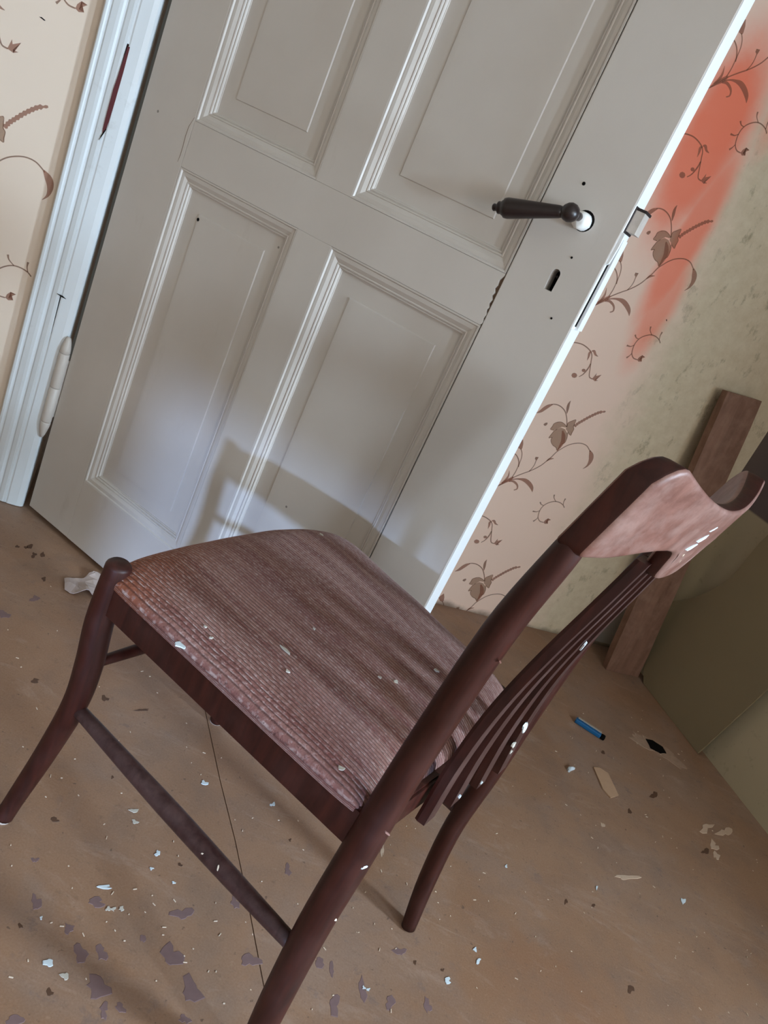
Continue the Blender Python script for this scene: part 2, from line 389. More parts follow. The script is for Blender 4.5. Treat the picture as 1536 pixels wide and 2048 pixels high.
M = dict(
    door=mat_door(),
    rim=simple('dusty_hole_rim', lin(166, 140, 120), 0.9, 0.1, 0.25, 60),
    casing=mat_white('casing_paint', lin(218, 226, 231), lin(228, 235, 239), 0.38),
    edge=mat_white('door_edge_lit_paint', lin(232, 234, 234), lin(240, 242, 242), 0.45),
    wallpaper=mat_wallpaper(),
    ink=mat_print('print_brown_line', lin(134, 90, 68), 0.58),
    ink_leaf=mat_print('print_rust_leaf', lin(156, 100, 78), 0.58),
    ink_fill=mat_print('print_pale_leaf', lin(156, 120, 92), 0.50),
    rightwall=mat_rightwall(),
    plain=simple('plain_plaster', lin(160, 148, 132), 0.85, 0.2, 0.06, 4),
    ceiling=simple('ceiling_white', lin(190, 184, 172), 0.9, 0.2, 0.03, 3),
    floor=mat_floor(),
    sub=simple('dark_subfloor', lin(34, 25, 20), 0.95, 0.1),
    wood=mat_wood('dark_stained_wood', lin(38, 14, 10), lin(66, 28, 20), lin(100, 68, 60), 0.14, 0.40),
    rail=mat_wood('dusty_lit_top_rail_wood', lin(102, 66, 56), lin(134, 95, 84), lin(172, 146, 136), 0.55, 0.40, (3, 14, 14)),
    slat=mat_wood('dusty_lit_slat_wood', lin(46, 26, 24), lin(76, 52, 48), lin(120, 96, 90), 0.28, 0.36),
    fabric=mat_fabric(),
    board=mat_wood('rough_brown_board', lin(112, 82, 66), lin(140, 106, 88), lin(164, 134, 116), 0.4, 0.7, (9, 9, 1.2)),
    panel=simple('olive_hardboard', lin(140, 126, 98), 0.7, 0.3, 0.10, 5),
    iron=simple('dark_handle_wood', lin(38, 27, 25), 0.35, 0.5, 0.15, 60),
    black=simple('black_hole', lin(14, 12, 11), 0.9, 0.1),
    steel=simple('tarnished_steel', lin(196, 186, 176), 0.55, 0.4, 0.25, 80, 0.1),
    darksteel=simple('dark_iron', lin(52, 46, 46), 0.5, 0.5, 0.2, 60, 0.5),
    plug=simple('white_putty', lin(238, 238, 234), 0.7, 0.3, 0.05, 90),
    oldred=simple('old_red_paint', lin(88, 34, 38), 0.6, 0.3, 0.15, 30),
    brokenwood=simple('broken_wood', lin(112, 92, 76), 0.9, 0.1, 0.3, 120),
    plaster=simple('grey_bare_plaster', lin(196, 190, 178), 0.9, 0.1, 0.08, 40),
    patch=simple('worn_purple_grey', lin(124, 100, 98), 0.6, 0.35, 0.14, 90),
    stain=simple('dark_floor_stain', lin(92, 66, 50), 0.55, 0.4, 0.2, 90),
    smear=simple('pale_plaster_smear', lin(196, 170, 146), 0.8, 0.2, 0.12, 90),
    chip=simple('pale_paint', lin(214, 226, 232), 0.6, 0.4, 0.06, 90),
    crumb=simple('straw_crumb', lin(226, 208, 186), 0.7, 0.3, 0.1, 90),
    paper=simple('grey_pink_card', lin(188, 172, 164), 0.85, 0.2, 0.08, 25),
    sliver=simple('tan_wood_sliver', lin(186, 152, 122), 0.75, 0.3, 0.1, 60),
    blue=simple('blue_plastic', lin(20, 92, 142), 0.35, 0.5, 0.06, 20),
    grey=simple('pale_grey_plastic', lin(168, 160, 148), 0.45, 0.5, 0.06, 20),
)

# ---- measured outlines (metres): wallpaper print (along wall, height), marks on the floor (x, y)
PRINT = {'F': {'strokes': [([(-0.6376, 0.4047), (-0.6254, 0.4164), (-0.6161, 0.4284), (-0.6052, 0.4422), (-0.5936, 0.4549), (-0.5759, 0.4709), (-0.5631, 0.4815), (-0.5493, 0.495), (-0.5367, 0.5106), (-0.5277, 0.5276), (-0.5203, 0.5427), (-0.5142, 0.5599), (-0.5056, 0.5728), (-0.4947, 0.5865), (-0.482, 0.5971), (-0.465, 0.6054), (-0.4503, 0.6084), (-0.4353, 0.6067), (-0.4225, 0.5996), (-0.4151, 0.5945)], [0.0027, 0.0027, 0.0027, 0.0027, 0.0027, 0.0027, 0.0027, 0.0027, 0.0027, 0.0027, 0.0027, 0.0027, 0.0027, 0.0027, 0.0027, 0.0027, 0.0027, 0.0027, 0.0027, 0.0027], 1), ([(-0.4182, 0.5972), (-0.4074, 0.5869), (-0.4008, 0.5763), (-0.3988, 0.5641), (-0.401, 0.5517), (-0.4083, 0.5408)], [0.0037, 0.0137, 0.0137, 0.01, 0.005, 0.001], 2), ([(-0.5162, 0.5655), (-0.5228, 0.572), (-0.5338, 0.5745), (-0.5443, 0.5809), (-0.5498, 0.5889), (-0.55, 0.5951), (-0.558, 0.5906), (-0.5575, 0.5986), (-0.556, 0.6053), (-0.5541, 0.6133), (-0.5482, 0.6214)], [0.0017, 0.0017, 0.0017, 0.0017, 0.0017, 0.0017, 0.0017, 0.0017, 0.0017, 0.0017, 0.0017], 1), ([(-0.5126, 0.6227), (-0.5069, 0.611), (-0.5049, 0.5943), (-0.5108, 0.5861), (-0.5121, 0.5769), (-0.5149, 0.5647)], [0.0022, 0.0022, 0.0022, 0.0022, 0.0022, 0.0022], 1), ([(-0.5553, 0.6153), (-0.5671, 0.6149), (-0.5657, 0.6239), (-0.5655, 0.6325), (-0.5569, 0.6404), (-0.5456, 0.6438), (-0.5333, 0.6413), (-0.5252, 0.6367)], [0.0017, 0.0017, 0.0017, 0.0017, 0.0017, 0.0017, 0.0017, 0.0017], 1), ([(-0.5246, 0.6357), (-0.5268, 0.6484), (-0.5204, 0.6555), (-0.5094, 0.6642), (-0.5066, 0.6529), (-0.505, 0.6437), (-0.5002, 0.638), (-0.5002, 0.6269), (-0.4992, 0.6186), (-0.5073, 0.6208), (-0.5144, 0.6257)], [0.0017, 0.0017, 0.0017, 0.0017, 0.0017, 0.0017, 0.0017, 0.0017, 0.0017, 0.0017, 0.0017], 1), ([(-0.5302, 0.6227), (-0.5206, 0.6113), (-0.513, 0.5965), (-0.5122, 0.5793), (-0.5138, 0.5638)], [0.0036, 0.0109, 0.0122, 0.0086, 0.002], 2), ([(-0.524, 0.6371), (-0.5326, 0.6512), (-0.541, 0.6628), (-0.5515, 0.6736), (-0.5652, 0.6808), (-0.5802, 0.6838), (-0.5926, 0.6825), (-0.6009, 0.6788)], [0.0029, 0.0029, 0.0029, 0.0029, 0.0029, 0.0029, 0.0028, 0.0028], 1), ([(-0.5988, 0.6796), (-0.6073, 0.6719), (-0.6146, 0.6621), (-0.6214, 0.6514), (-0.6315, 0.6419)], [0.0033, 0.0095, 0.0107, 0.0083, 0.0009], 2), ([(-0.5447, 0.6712), (-0.5497, 0.6838), (-0.5536, 0.6968), (-0.5535, 0.7075)], [0.0019, 0.0076, 0.0067, 0.0007], 1), ([(-0.5034, 0.6455), (-0.5018, 0.6485), (-0.5003, 0.6515), (-0.4987, 0.6545), (-0.4972, 0.6575), (-0.4949, 0.6604), (-0.4926, 0.6633), (-0.4903, 0.6662), (-0.4881, 0.6692), (-0.4854, 0.6725), (-0.4827, 0.6759), (-0.48, 0.6793), (-0.4773, 0.6827), (-0.4745, 0.6858), (-0.4717, 0.6889), (-0.4688, 0.692), (-0.466, 0.6951), (-0.463, 0.698), (-0.46, 0.7009), (-0.457, 0.7038), (-0.454, 0.7066), (-0.4499, 0.7087), (-0.4457, 0.7108), (-0.4415, 0.7129), (-0.4373, 0.715)], [0.0058, 0.0102, 0.0058, 0.0102, 0.0058, 0.0102, 0.0058, 0.0102, 0.0058, 0.0102, 0.0058, 0.0102, 0.0058, 0.0102, 0.0058, 0.0102, 0.0058, 0.0102, 0.0058, 0.0102, 0.0058, 0.0102, 0.0035, 0.0061, 0.0035], 2), ([(-0.5631, 0.4815), (-0.559, 0.4931), (-0.5577, 0.5049), (-0.5595, 0.5182)], [0.0022, 0.0022, 0.0022, 0.0022], 1), ([(-0.5287, 0.5247), (-0.5234, 0.5341), (-0.511, 0.5408)], [0.0012, 0.0062, 0.001], 2), ([(-0.6031, 0.448), (-0.6013, 0.4639), (-0.6018, 0.4814), (-0.6034, 0.4961), (-0.6062, 0.5127), (-0.6122, 0.5256), (-0.6214, 0.5349)], [0.0025, 0.0025, 0.0024, 0.0024, 0.0024, 0.0024, 0.0024], 1), ([(-0.6002, 0.4832), (-0.6068, 0.4974), (-0.6173, 0.509), (-0.6303, 0.5158), (-0.6409, 0.516), (-0.6497, 0.513)], [0.0029, 0.0029, 0.0029, 0.0029, 0.0029, 0.0029], 1), ([(-0.6039, 0.44), (-0.5896, 0.4478), (-0.5758, 0.4518), (-0.5603, 0.4529), (-0.5439, 0.4479), (-0.529, 0.4385), (-0.5204, 0.4269)], [0.0025, 0.0037, 0.0062, 0.0112, 0.0124, 0.01, 0.001], 2), ([(-0.6066, 0.4353), (-0.5954, 0.439), (-0.5833, 0.4364), (-0.574, 0.4304), (-0.5707, 0.4211), (-0.5779, 0.4149)], [0.0049, 0.0062, 0.0062, 0.005, 0.0037, 0.0025], 2), ([(-0.6239, 0.4233), (-0.6174, 0.4356), (-0.6156, 0.449), (-0.6205, 0.4651)], [0.0037, 0.0062, 0.0049, 0.0007], 2), ([(-0.6291, 0.4134), (-0.6167, 0.4294), (-0.6052, 0.4422), (-0.5998, 0.4516)], [0.0025, 0.0086, 0.0099, 0.0037], 2)], 'fills': [([(-0.5162, 0.5655), (-0.5228, 0.572), (-0.5338, 0.5745), (-0.5443, 0.5809), (-0.5498, 0.5889), (-0.55, 0.5951), (-0.558, 0.5906), (-0.5575, 0.5986), (-0.556, 0.6053), (-0.5541, 0.6133), (-0.5482, 0.6214), (-0.5395, 0.6293), (-0.526, 0.6291), (-0.5107, 0.6196), (-0.5055, 0.6065), (-0.5049, 0.5943), (-0.5108, 0.5861), (-0.5121, 0.5769), (-0.514, 0.5687)], 0), ([(-0.5262, 0.6339), (-0.5385, 0.6321), (-0.5482, 0.6214), (-0.5553, 0.6153), (-0.5671, 0.6149), (-0.5657, 0.6239), (-0.5655, 0.6325), (-0.5569, 0.6404), (-0.5456, 0.6438), (-0.5333, 0.6413), (-0.5252, 0.6367)], 0), ([(-0.5246, 0.6357), (-0.5268, 0.6484), (-0.5204, 0.6555), (-0.5094, 0.6642), (-0.5066, 0.6529), (-0.505, 0.6437), (-0.5002, 0.638), (-0.5002, 0.6269), (-0.4992, 0.6186), (-0.5073, 0.6208), (-0.5144, 0.6257), (-0.5237, 0.6299)], 0), ([(-0.5658, 0.5212), (-0.5666, 0.5272), (-0.5572, 0.5296), (-0.5573, 0.5228), (-0.5582, 0.5174)], 1), ([(-0.6191, 0.5332), (-0.6286, 0.5338), (-0.6394, 0.5437), (-0.633, 0.5532), (-0.6288, 0.562), (-0.6212, 0.5498), (-0.6176, 0.5375)], 2), ([(-0.594, 0.6202), (-0.5918, 0.6253), (-0.586, 0.629), (-0.583, 0.6252), (-0.5853, 0.6188), (-0.5901, 0.6179)], 1)]}, 'C': {'strokes': [([(-0.6501, 0.8376), (-0.64, 0.8455), (-0.63, 0.8502), (-0.6169, 0.8532), (-0.6023, 0.8541), (-0.5853, 0.8511), (-0.5707, 0.8453), (-0.5623, 0.8371), (-0.5573, 0.8257), (-0.5523, 0.8143), (-0.5473, 0.8027), (-0.5422, 0.7911), (-0.5364, 0.7836), (-0.5266, 0.7823)], [0.0029, 0.0029, 0.0029, 0.0029, 0.0029, 0.0029, 0.0029, 0.0029, 0.0029, 0.0029, 0.0029, 0.0029, 0.0029, 0.003], 1), ([(-0.5543, 0.8174), (-0.5538, 0.8061), (-0.556, 0.7938), (-0.5601, 0.7827), (-0.5671, 0.7743)], [0.0027, 0.0039, 0.0039, 0.0027, 0.002], 1), ([(-0.569, 0.846), (-0.5729, 0.8417), (-0.5702, 0.8323), (-0.5686, 0.8216)], [0.0029, 0.0068, 0.0054, 0.0008], 2), ([(-0.5695, 0.8486), (-0.5628, 0.8501), (-0.5545, 0.8438), (-0.5444, 0.8419)], [0.0029, 0.0068, 0.0054, 0.001], 2)], 'fills': [([(-0.5275, 0.7819), (-0.5256, 0.7894), (-0.5229, 0.801), (-0.5202, 0.7933), (-0.5068, 0.8021), (-0.5136, 0.7899), (-0.518, 0.7844), (-0.5077, 0.7843), (-0.5159, 0.7794), (-0.5238, 0.7814)], 2), ([(-0.5735, 0.7759), (-0.5731, 0.7705), (-0.5777, 0.7666), (-0.5845, 0.7664), (-0.5896, 0.77), (-0.5899, 0.7753), (-0.5854, 0.7792), (-0.5786, 0.7794)], 2), ([(-0.558, 0.7963), (-0.5578, 0.7928), (-0.5609, 0.7903), (-0.5654, 0.7901), (-0.5688, 0.7923), (-0.569, 0.7958), (-0.5659, 0.7984), (-0.5614, 0.7986)], 2)]}, 'D': {'strokes': [([(-0.3921, 0.9376), (-0.4016, 0.9445), (-0.4168, 0.9482), (-0.4318, 0.9467), (-0.4451, 0.9394), (-0.456, 0.9287), (-0.4613, 0.9164), (-0.4619, 0.9039), (-0.4588, 0.8908), (-0.4536, 0.8813), (-0.4434, 0.8746), (-0.4307, 0.8745)], [0.0027, 0.0027, 0.0027, 0.0027, 0.0027, 0.0027, 0.0027, 0.0027, 0.0027, 0.0027, 0.0028, 0.0028], 1), ([(-0.4291, 0.9477), (-0.4406, 0.9561), (-0.4449, 0.9656)], [0.0019, 0.0025, 0.0046], 1), ([(-0.4007, 0.9449), (-0.4042, 0.9549), (-0.4044, 0.9651)], [0.002, 0.0025, 0.0047], 1), ([(-0.4599, 0.9244), (-0.4682, 0.925), (-0.4754, 0.9307)], [0.0019, 0.0025, 0.0046], 1), ([(-0.462, 0.9057), (-0.4699, 0.899), (-0.4823, 0.8972)], [0.0019, 0.0025, 0.0047], 1), ([(-0.456, 0.8833), (-0.4588, 0.8755), (-0.464, 0.8679)], [0.002, 0.0025, 0.0047], 1)], 'fills': [([(-0.4307, 0.8745), (-0.4293, 0.8826), (-0.4233, 0.8907), (-0.4225, 0.8861), (-0.4119, 0.8891), (-0.4203, 0.8812), (-0.4246, 0.8757), (-0.4147, 0.8746), (-0.4239, 0.8712)], 2)]}}
PATCHES=[((-0.1964, 0.7347), (0.0099, 0.0054), (0.012, -0.0189)), ((-0.1404, 0.7216), (0.0112, 0.0059), (0.0073, -0.0123)), ((-0.1091, 0.6977), (0.0134, 0.0067), (0.0142, -0.0248)), ((-0.0865, 0.7114), (0.0125, 0.0063), (0.0112, -0.0206)), ((-0.0687, 0.6685), (0.0254, 0.0122), (0.0135, -0.0246)), ((-0.0319, 0.6583), (0.0122, 0.0057), (0.0051, -0.0099)), ((-0.0481, 0.6473), (0.0087, 0.0041), (0.0087, -0.0161)), ((-0.0469, 0.7539), (0.006, 0.0031), (0.0058, -0.0118)), ((-0.0022, 0.7484), (0.022, 0.0111), (0.0158, -0.0349)), ((-0.0136, 0.8141), (0.0258, 0.0138), (0.007, -0.0159)), ((0.0415, 0.7164), (0.0267, 0.0128), (0.012, -0.0281)), ((-0.1283, 0.7726), (0.0212, 0.0116), (0.0075, -0.0135)), ((-0.1347, 0.5941), (0.0169, 0.0078), (0.007, -0.0106)), ((0.1009, 0.7936), (0.024, 0.012), (0.0063, -0.0182)), ((-0.2332, 0.7904), (0.008, 0.0046), (0.0044, -0.007)), ((0.1989, 0.8383), (0.0144, 0.0072), (0.0038, -0.0151)), ((0.2179, 0.8368), (0.008, 0.0039), (0.0047, -0.0195)), ((0.3171, 0.917), (0.0193, 0.0098), (0.0023, -0.0154)), ((0.2352, 0.7872), (0.0168, 0.0079), (0.0058, -0.0249)), ((0.27, 0.8274), (0.0118, 0.0056), (0.0059, -0.0296)), ((0.1507, 0.7475), (0.0131, 0.0061), (0.0103, -0.0323)), ((-0.5801, 1.2327), (0.0143, 0.0138), (0.0125, -0.0185)), ((-0.5677, 1.3181), (0.0124, 0.0125), (0.0093, -0.0146)), ((0.0486, 0.68), (0.0141, 0.0065), (0.005, -0.0114)), ((0.0499, 0.8685), (0.0125, 0.0068), (0.0064, -0.0174)), ((0.108, 0.9667), (0.0107, 0.0061), (0.0055, -0.0184)), ((0.3141, 0.8283), (0.015, 0.0071), (0.0033, -0.0208)), ((0.372, 0.8499), (0.0109, 0.0051), (0.0026, -0.023))]
CHIPS=[((-0.1374, 0.6701), (0.0086, 0.0043), (0.0062, -0.0101)), ((-0.0882, 0.888), (0.006, 0.0035), (0.0042, -0.009)), ((-0.1297, 0.7979), (0.0193, 0.0107), (0.0027, -0.0049)), ((-0.1546, 0.9413), (0.0094, 0.0059), (0.0031, -0.0062)), ((-0.1432, 0.9221), (0.0086, 0.0053), (0.0039, -0.0077)), ((-0.0799, 1.0597), (0.009, 0.006), (0.0039, -0.0095)), ((0.0443, 1.0824), (0.0081, 0.0052), (0.0031, -0.0098)), ((0.4497, 0.9651), (0.0079, 0.0039), (0.0004, -0.0092)), ((0.3993, 0.905), (0.0115, 0.0056), (0.0009, -0.0101)), ((0.4434, 0.9848), (0.0071, 0.0036), (0.0004, -0.0076)), ((0.663, 1.6008), (0.0153, 0.0104), (-0.0014, -0.0179)), ((0.9012, 1.3337), (0.0117, 0.0064), (-0.0041, -0.0179)), ((-0.1032, 0.7731), (0.006, 0.0032), (0.0032, -0.0061)), ((-0.0927, 0.7796), (0.0072, 0.0039), (0.0032, -0.0061)), ((-0.1091, 0.7699), (0.0053, 0.0029), (0.0032, -0.006)), ((-0.1784, 0.7178), (0.0033, 0.0017), (0.0023, -0.0037)), ((-0.1111, 0.6636), (0.0086, 0.0042), (0.0053, -0.0088)), ((0.2709, 0.8311), (0.0052, 0.0025), (0.0009, -0.0045)), ((0.2781, 0.8313), (0.0052, 0.0025), (0.001, -0.0052)), ((-0.0843, 0.8588), (0.0058, 0.0033), (0.0019, -0.0039)), ((-0.0455, 0.8533), (0.0046, 0.0026), (0.0017, -0.0039)), ((0.6949, 1.2551), (0.0046, 0.0026), (-0.0012, -0.0109)), ((0.4982, 1.1986), (0.0042, 0.0024), (0.0001, -0.0101))]
SMEARS=[((1.0308, 1.6309), (0.0414, 0.0254), (-0.0096, -0.0369)), ((1.087, 1.6497), (0.0392, 0.0239), (-0.0107, -0.0376)), ((1.0364, 1.5723), (0.0279, 0.0166), (-0.0094, -0.0348)), ((1.0327, 1.5398), (0.0183, 0.0107), (-0.0071, -0.0262)), ((0.7324, 1.4558), (0.0106, 0.0065), (-0.0021, -0.0171)), ((0.7735, 1.3266), (0.0498, 0.0281), (-0.0023, -0.0148)), ((0.2558, 1.0985), (0.0054, 0.0032), (0.0057, -0.0333))]
SPOTS=[((-0.1957, 0.6974), (0.0053, 0.0028), (0.0046, -0.0071)), ((-0.1166, 0.6386), (0.0073, 0.0035), (0.0052, -0.0084)), ((-0.3813, 1.1443), (0.0096, 0.0079), (0.0069, -0.0118)), ((-0.3147, 1.143), (0.0085, 0.0067), (0.0076, -0.0141)), ((-0.246, 1.1581), (0.0193, 0.0149), (0.0035, -0.0072)), ((0.8977, 1.6633), (0.0186, 0.0121), (-0.0056, -0.0297)), ((0.8136, 1.5524), (0.0114, 0.0072), (-0.0027, -0.0171)), ((0.6232, 1.1824), (0.0065, 0.0035), (-0.0011, -0.0149)), ((0.6829, 1.2053), (0.0067, 0.0036), (-0.0011, -0.0102)), ((0.7379, 1.0537), (0.0165, 0.0079), (-0.0027, -0.0167)), ((1.0034, 1.5352), (0.0211, 0.0124), (-0.0067, -0.0261)), ((-0.6563, 1.4542), (0.0071, 0.0081), (0.0108, -0.0171)), ((-0.6443, 1.4681), (0.0057, 0.0066), (0.013, -0.0208)), ((-0.6841, 1.4669), (0.0056, 0.0066), (0.0067, -0.0104)), ((-0.2151, 0.9839), (0.004, 0.0027), (0.003, -0.0057)), ((-0.0496, 0.8867), (0.0054, 0.0031), (0.0029, -0.0065)), ((0.7688, 1.7436), (0.0124, 0.0087), (-0.0017, -0.0137)), ((-0.2464, 0.8636), (0.012, 0.0075), (0.0048, -0.0079)), ((0.4088, 1.3457), (0.0044, 0.0029), (0.0004, -0.006)), ((0.0948, 1.0267), (0.0048, 0.0029), (0.0018, -0.006)), ((0.3438, 0.9105), (0.0065, 0.0032), (0.0009, -0.0068)), ((0.3902, 0.92), (0.0058, 0.0029), (0.0005, -0.006)), ((-0.4336, 1.1067), (0.0143, 0.0117), (0.0064, -0.0101)), ((-0.6807, 1.477), (0.007, 0.0083), (0.0112, -0.0175)), ((-0.6981, 1.4564), (0.0062, 0.0073), (0.0067, -0.0103)), ((-0.5934, 1.3923), (0.0071, 0.0076), (0.0079, -0.0128))]
SEAM=[(-0.101, 1.154), (-0.058, 1.0824), (0.0104, 0.976), (0.0659, 0.8821), (0.1016, 0.8191), (0.1356, 0.7592)]
PEN=[(0.701, 1.8263), (0.7718, 1.8038)]
SLIVER=[(0.7308, 1.6547), (0.7482, 1.6647), (0.7706, 1.6585), (0.7892, 1.5892), (0.765, 1.5647), (0.7479, 1.5838)]
HOLE=[((0.9442, 1.8917), (0.0595, 0.0424), (-0.011, -0.0576))]
SCRAP=[(-0.5565, 1.4238), (-0.5281, 1.3755), (-0.5041, 1.3949), (-0.4701, 1.4193), (-0.5051, 1.5068), (-0.5389, 1.4843), (-0.5417, 1.4396)]
SEATCHIPS=[(-0.1762, -0.2119, 0.0143, 0.013), (-0.1934, -0.1878, 0.0052, 0.0052), (-0.1757, -0.1823, 0.0052, 0.0039), (-0.2411, -0.0528, 0.00455, 0.00455), (-0.3753, 0.0621, 0.0091, 0.0065), (-0.2546, -0.1224, 0.0169, 0.0065), (-0.3617, -0.0233, 0.0091, 0.0065), (-0.2825, -0.148, 0.0065, 0.0052), (-0.4132, -0.1966, 0.0091, 0.0078), (-0.0583, 0.1854, 0.011699999999999999, 0.0039), (-0.346, -0.0399, 0.0065, 0.0039)]

# ------------------------------------------------------------------ the room
ROOM_H = 2.55; S_LEFT = -3.4
OPEN0, OPEN1, OPEN_Z = -1.790, -0.79, 2.0
def wall_frame(o): o.location = W0; o.rotation_euler = (0, 0, A_W); return o     # local x along wall, local -y into the room

bm = bmesh.new()
for x0, x1, z0, z1 in ((S_LEFT - .15, OPEN0, 0, ROOM_H), (OPEN1, 0.102 + .15, 0, ROOM_H), (OPEN0, OPEN1, OPEN_Z, ROOM_H)):
    add_box(bm, x0, x1, 0.0, 0.15, z0, z1)
wall_back = wall_frame(structure(obj('wall_back', bm, M['wallpaper'])))
# hall beyond the doorway, closed so that no daylight leaks in
bm = bmesh.new()
add_box(bm, OPEN0 - .6, OPEN1 + .6, 1.1, 1.2, 0, ROOM_H); add_box(bm, OPEN0 - .7, OPEN0 - .6, .15, 1.2, 0, ROOM_H)
add_box(bm, OPEN1 + .6, OPEN1 + .7, .15, 1.2, 0, ROOM_H)
wall_frame(structure(obj('wall_hall', bm, M['plain'])))

# right wall with its window opening. local x = distance from the corner, local +y = out of the room
A_R = math.atan2(NW.y, NW.x)
def right_frame(o): o.location = CORNER; o.rotation_euler = (0, 0, A_R); return o
def pierced_wall(name, lo, hi, y0, y1, holes, mat):
    cuts = sorted({lo, hi} | {q for h in holes for q in h[:2]})
    bm = bmesh.new()
    for x0, x1 in zip(cuts[:-1], cuts[1:]):
        z = 0.0
        for z0, z1 in sorted(h[2:] for h in holes if h[0] < (x0 + x1) / 2 < h[1]):
            add_box(bm, x0, x1, y0, y1, z, z0); z = z1
        add_box(bm, x0, x1, y0, y1, z, ROOM_H)
    return structure(obj(name, bm, mat))
wall_right = right_frame(pierced_wall('wall_right', 0.0, D_REAR + .15, 0.0, 0.12, WINDOWS, M['rightwall']))
def window_unit(name, framefn, x0, x1, y0, z0, z1, bar=True):
    e = framefn(structure(empty(name)))
    for a, b, c, d in ((x0, x0 + .03, z0, z1), (x1 - .03, x1, z0, z1), (x0 + .03, x1 - .03, z0, z0 + .03), (x0 + .03, x1 - .03, z1 - .03, z1)):
        obj('window_frame', box(a, b, y0, y0 + .04, c, d, .004), M['casing'], e)
    if bar: obj('glazing_bar', box((x0 + x1) / 2 - .018, (x0 + x1) / 2 + .018, y0 + .005, y0 + .035, z0 + .03, z1 - .03, .003), M['casing'], e)
    return e

# left, rear walls and ceiling
bm = box(S_LEFT - .15, S_LEFT, -D_REAR - .15, 0, 0, ROOM_H); wall_frame(structure(obj('wall_left', bm, M['plain'])))
wall_frame(pierced_wall('wall_rear', S_LEFT - .15, .25, -D_REAR - .15, -D_REAR, REAR, M['plain']))
wall_frame(structure(obj('ceiling', box(S_LEFT - .15, .25, -D_REAR - .15, 1.2, ROOM_H, ROOM_H + .1), M['ceiling'])))

# floor: two hardboard sheets meeting in an open joint, on a dark sub-floor
floor = structure(empty('floor'))
p0 = Vector((*SEAM[0], 0)); p1 = Vector((*SEAM[-1], 0)); sd = (p1 - p0).normalized(); a_s = math.atan2(sd.y, sd.x)
def sheet(sign):
    bm = bmesh.new()
    edge = [(-3.4, 0.0)] + [(((Vector((*q, 0)) - p0) @ sd), ((Vector((*q, 0)) - p0) @ Vector((-sd.y, sd.x, 0)))) for q in SEAM] + [(3.6, 0.0)]
    edge = [(u, v + sign * 0.0008) for u, v in edge]
    pts = edge + [(3.6, sign * 4.0), (-3.4, sign * 4.0)]
    extrude_poly(bm, pts, lambda u, v, w: Vector((p0.x + u * sd.x - v * sd.y, p0.y + u * sd.y + v * sd.x, -w)), 0.004)
    return obj('floor_sheet', bm, M['floor'], floor)
sheet(1); sheet(-1)
bm = box(-4.2, 4.2, -3.2, 4.2, -0.10, -0.0045); obj('sub_floor', bm, M['sub'], floor)

def blob_mesh(name, c, u, v, h, mat, parent=None, n=13, rough=0.35, seed=0, z=0.0, dome=False):
    """flat irregular flake / patch: centre c, half axes u/2, v/2 (floor vectors), thickness h"""
    rnd = random.Random(seed); bm = bmesh.new()
    base, top = [], []
    ph = rnd.random() * 6
    for k in range(n):
        a = 2 * PI * k / n
        r = 1 + rough * (0.6 * math.sin(2 * a + ph) + 0.5 * math.sin(3 * a + ph * 2.3)) * 0.6 + rough * (rnd.random() - .5) * 0.9
        x = 0.5 * r * (math.cos(a) * u[0] + math.sin(a) * v[0]); y = 0.5 * r * (math.cos(a) * u[1] + math.sin(a) * v[1])
        base.append(bm.verts.new((x, y, 0))); top.append(bm.verts.new((x * .93, y * .93, h)))
    bm.faces.new(base[::-1])
    for k in range(n): bm.faces.new((base[k], base[(k + 1) % n], top[(k + 1) % n], top[k]))
    if dome:
        cv = bm.verts.new((0, 0, h * 1.6))
        for k in range(n): bm.faces.new((top[k], top[(k + 1) % n], cv))
    else: bm.faces.new(top)
    return obj(name, bm, mat, parent, loc=(c[0], c[1], z))

for k, (c, u, v) in enumerate(PATCHES): blob_mesh('worn_patch', c, u, v, .0004, M['patch'], floor, 15, .7, 100 + k)
for k, (c, u, v) in enumerate(SPOTS): blob_mesh('floor_stain', c, u, v, .0004, M['stain'], floor, 11, .7, 200 + k)
for k, (c, u, v) in enumerate(SMEARS): blob_mesh('plaster_smear', c, u, v, .0008, M['smear'], floor, 13, .8, 300 + k)
# hole gnawed in the floor near the right wall, with a raised plaster rim
def floor_poly(name, pts, h, mat, jag=0.0, seed=0):
    cx = sum(p[0] for p in pts) / len(pts); cy = sum(p[1] for p in pts) / len(pts)
    rnd = random.Random(seed); P = [(p[0] - cx, p[1] - cy) for p in pts]; Q = []
    for i, p in enumerate(P):
        q = P[(i + 1) % len(P)]
        for t in (0, .33, .66):
            Q.append((p[0] + (q[0] - p[0]) * t + (rnd.random() - .5) * jag, p[1] + (q[1] - p[1]) * t + (rnd.random() - .5) * jag))
    return obj(name, extrude_poly(bmesh.new(), Q, lambda u, v, w: Vector((u, v, .0003 + w)), h), mat, floor, loc=(cx, cy, 0))
blob_mesh('hole_rim', (.9480, 1.8900), (.125, -.050), (.042, .070), .0006, M['rim'], floor, 27, .55, 21)
floor_poly('floor_hole', [(0.9190, 1.9098), (0.9405, 1.9180), (0.9705, 1.9100), (0.9755, 1.8845), (0.9550, 1.8705), (0.926, 1.8730)], .0016, M['black'], .002, 4)

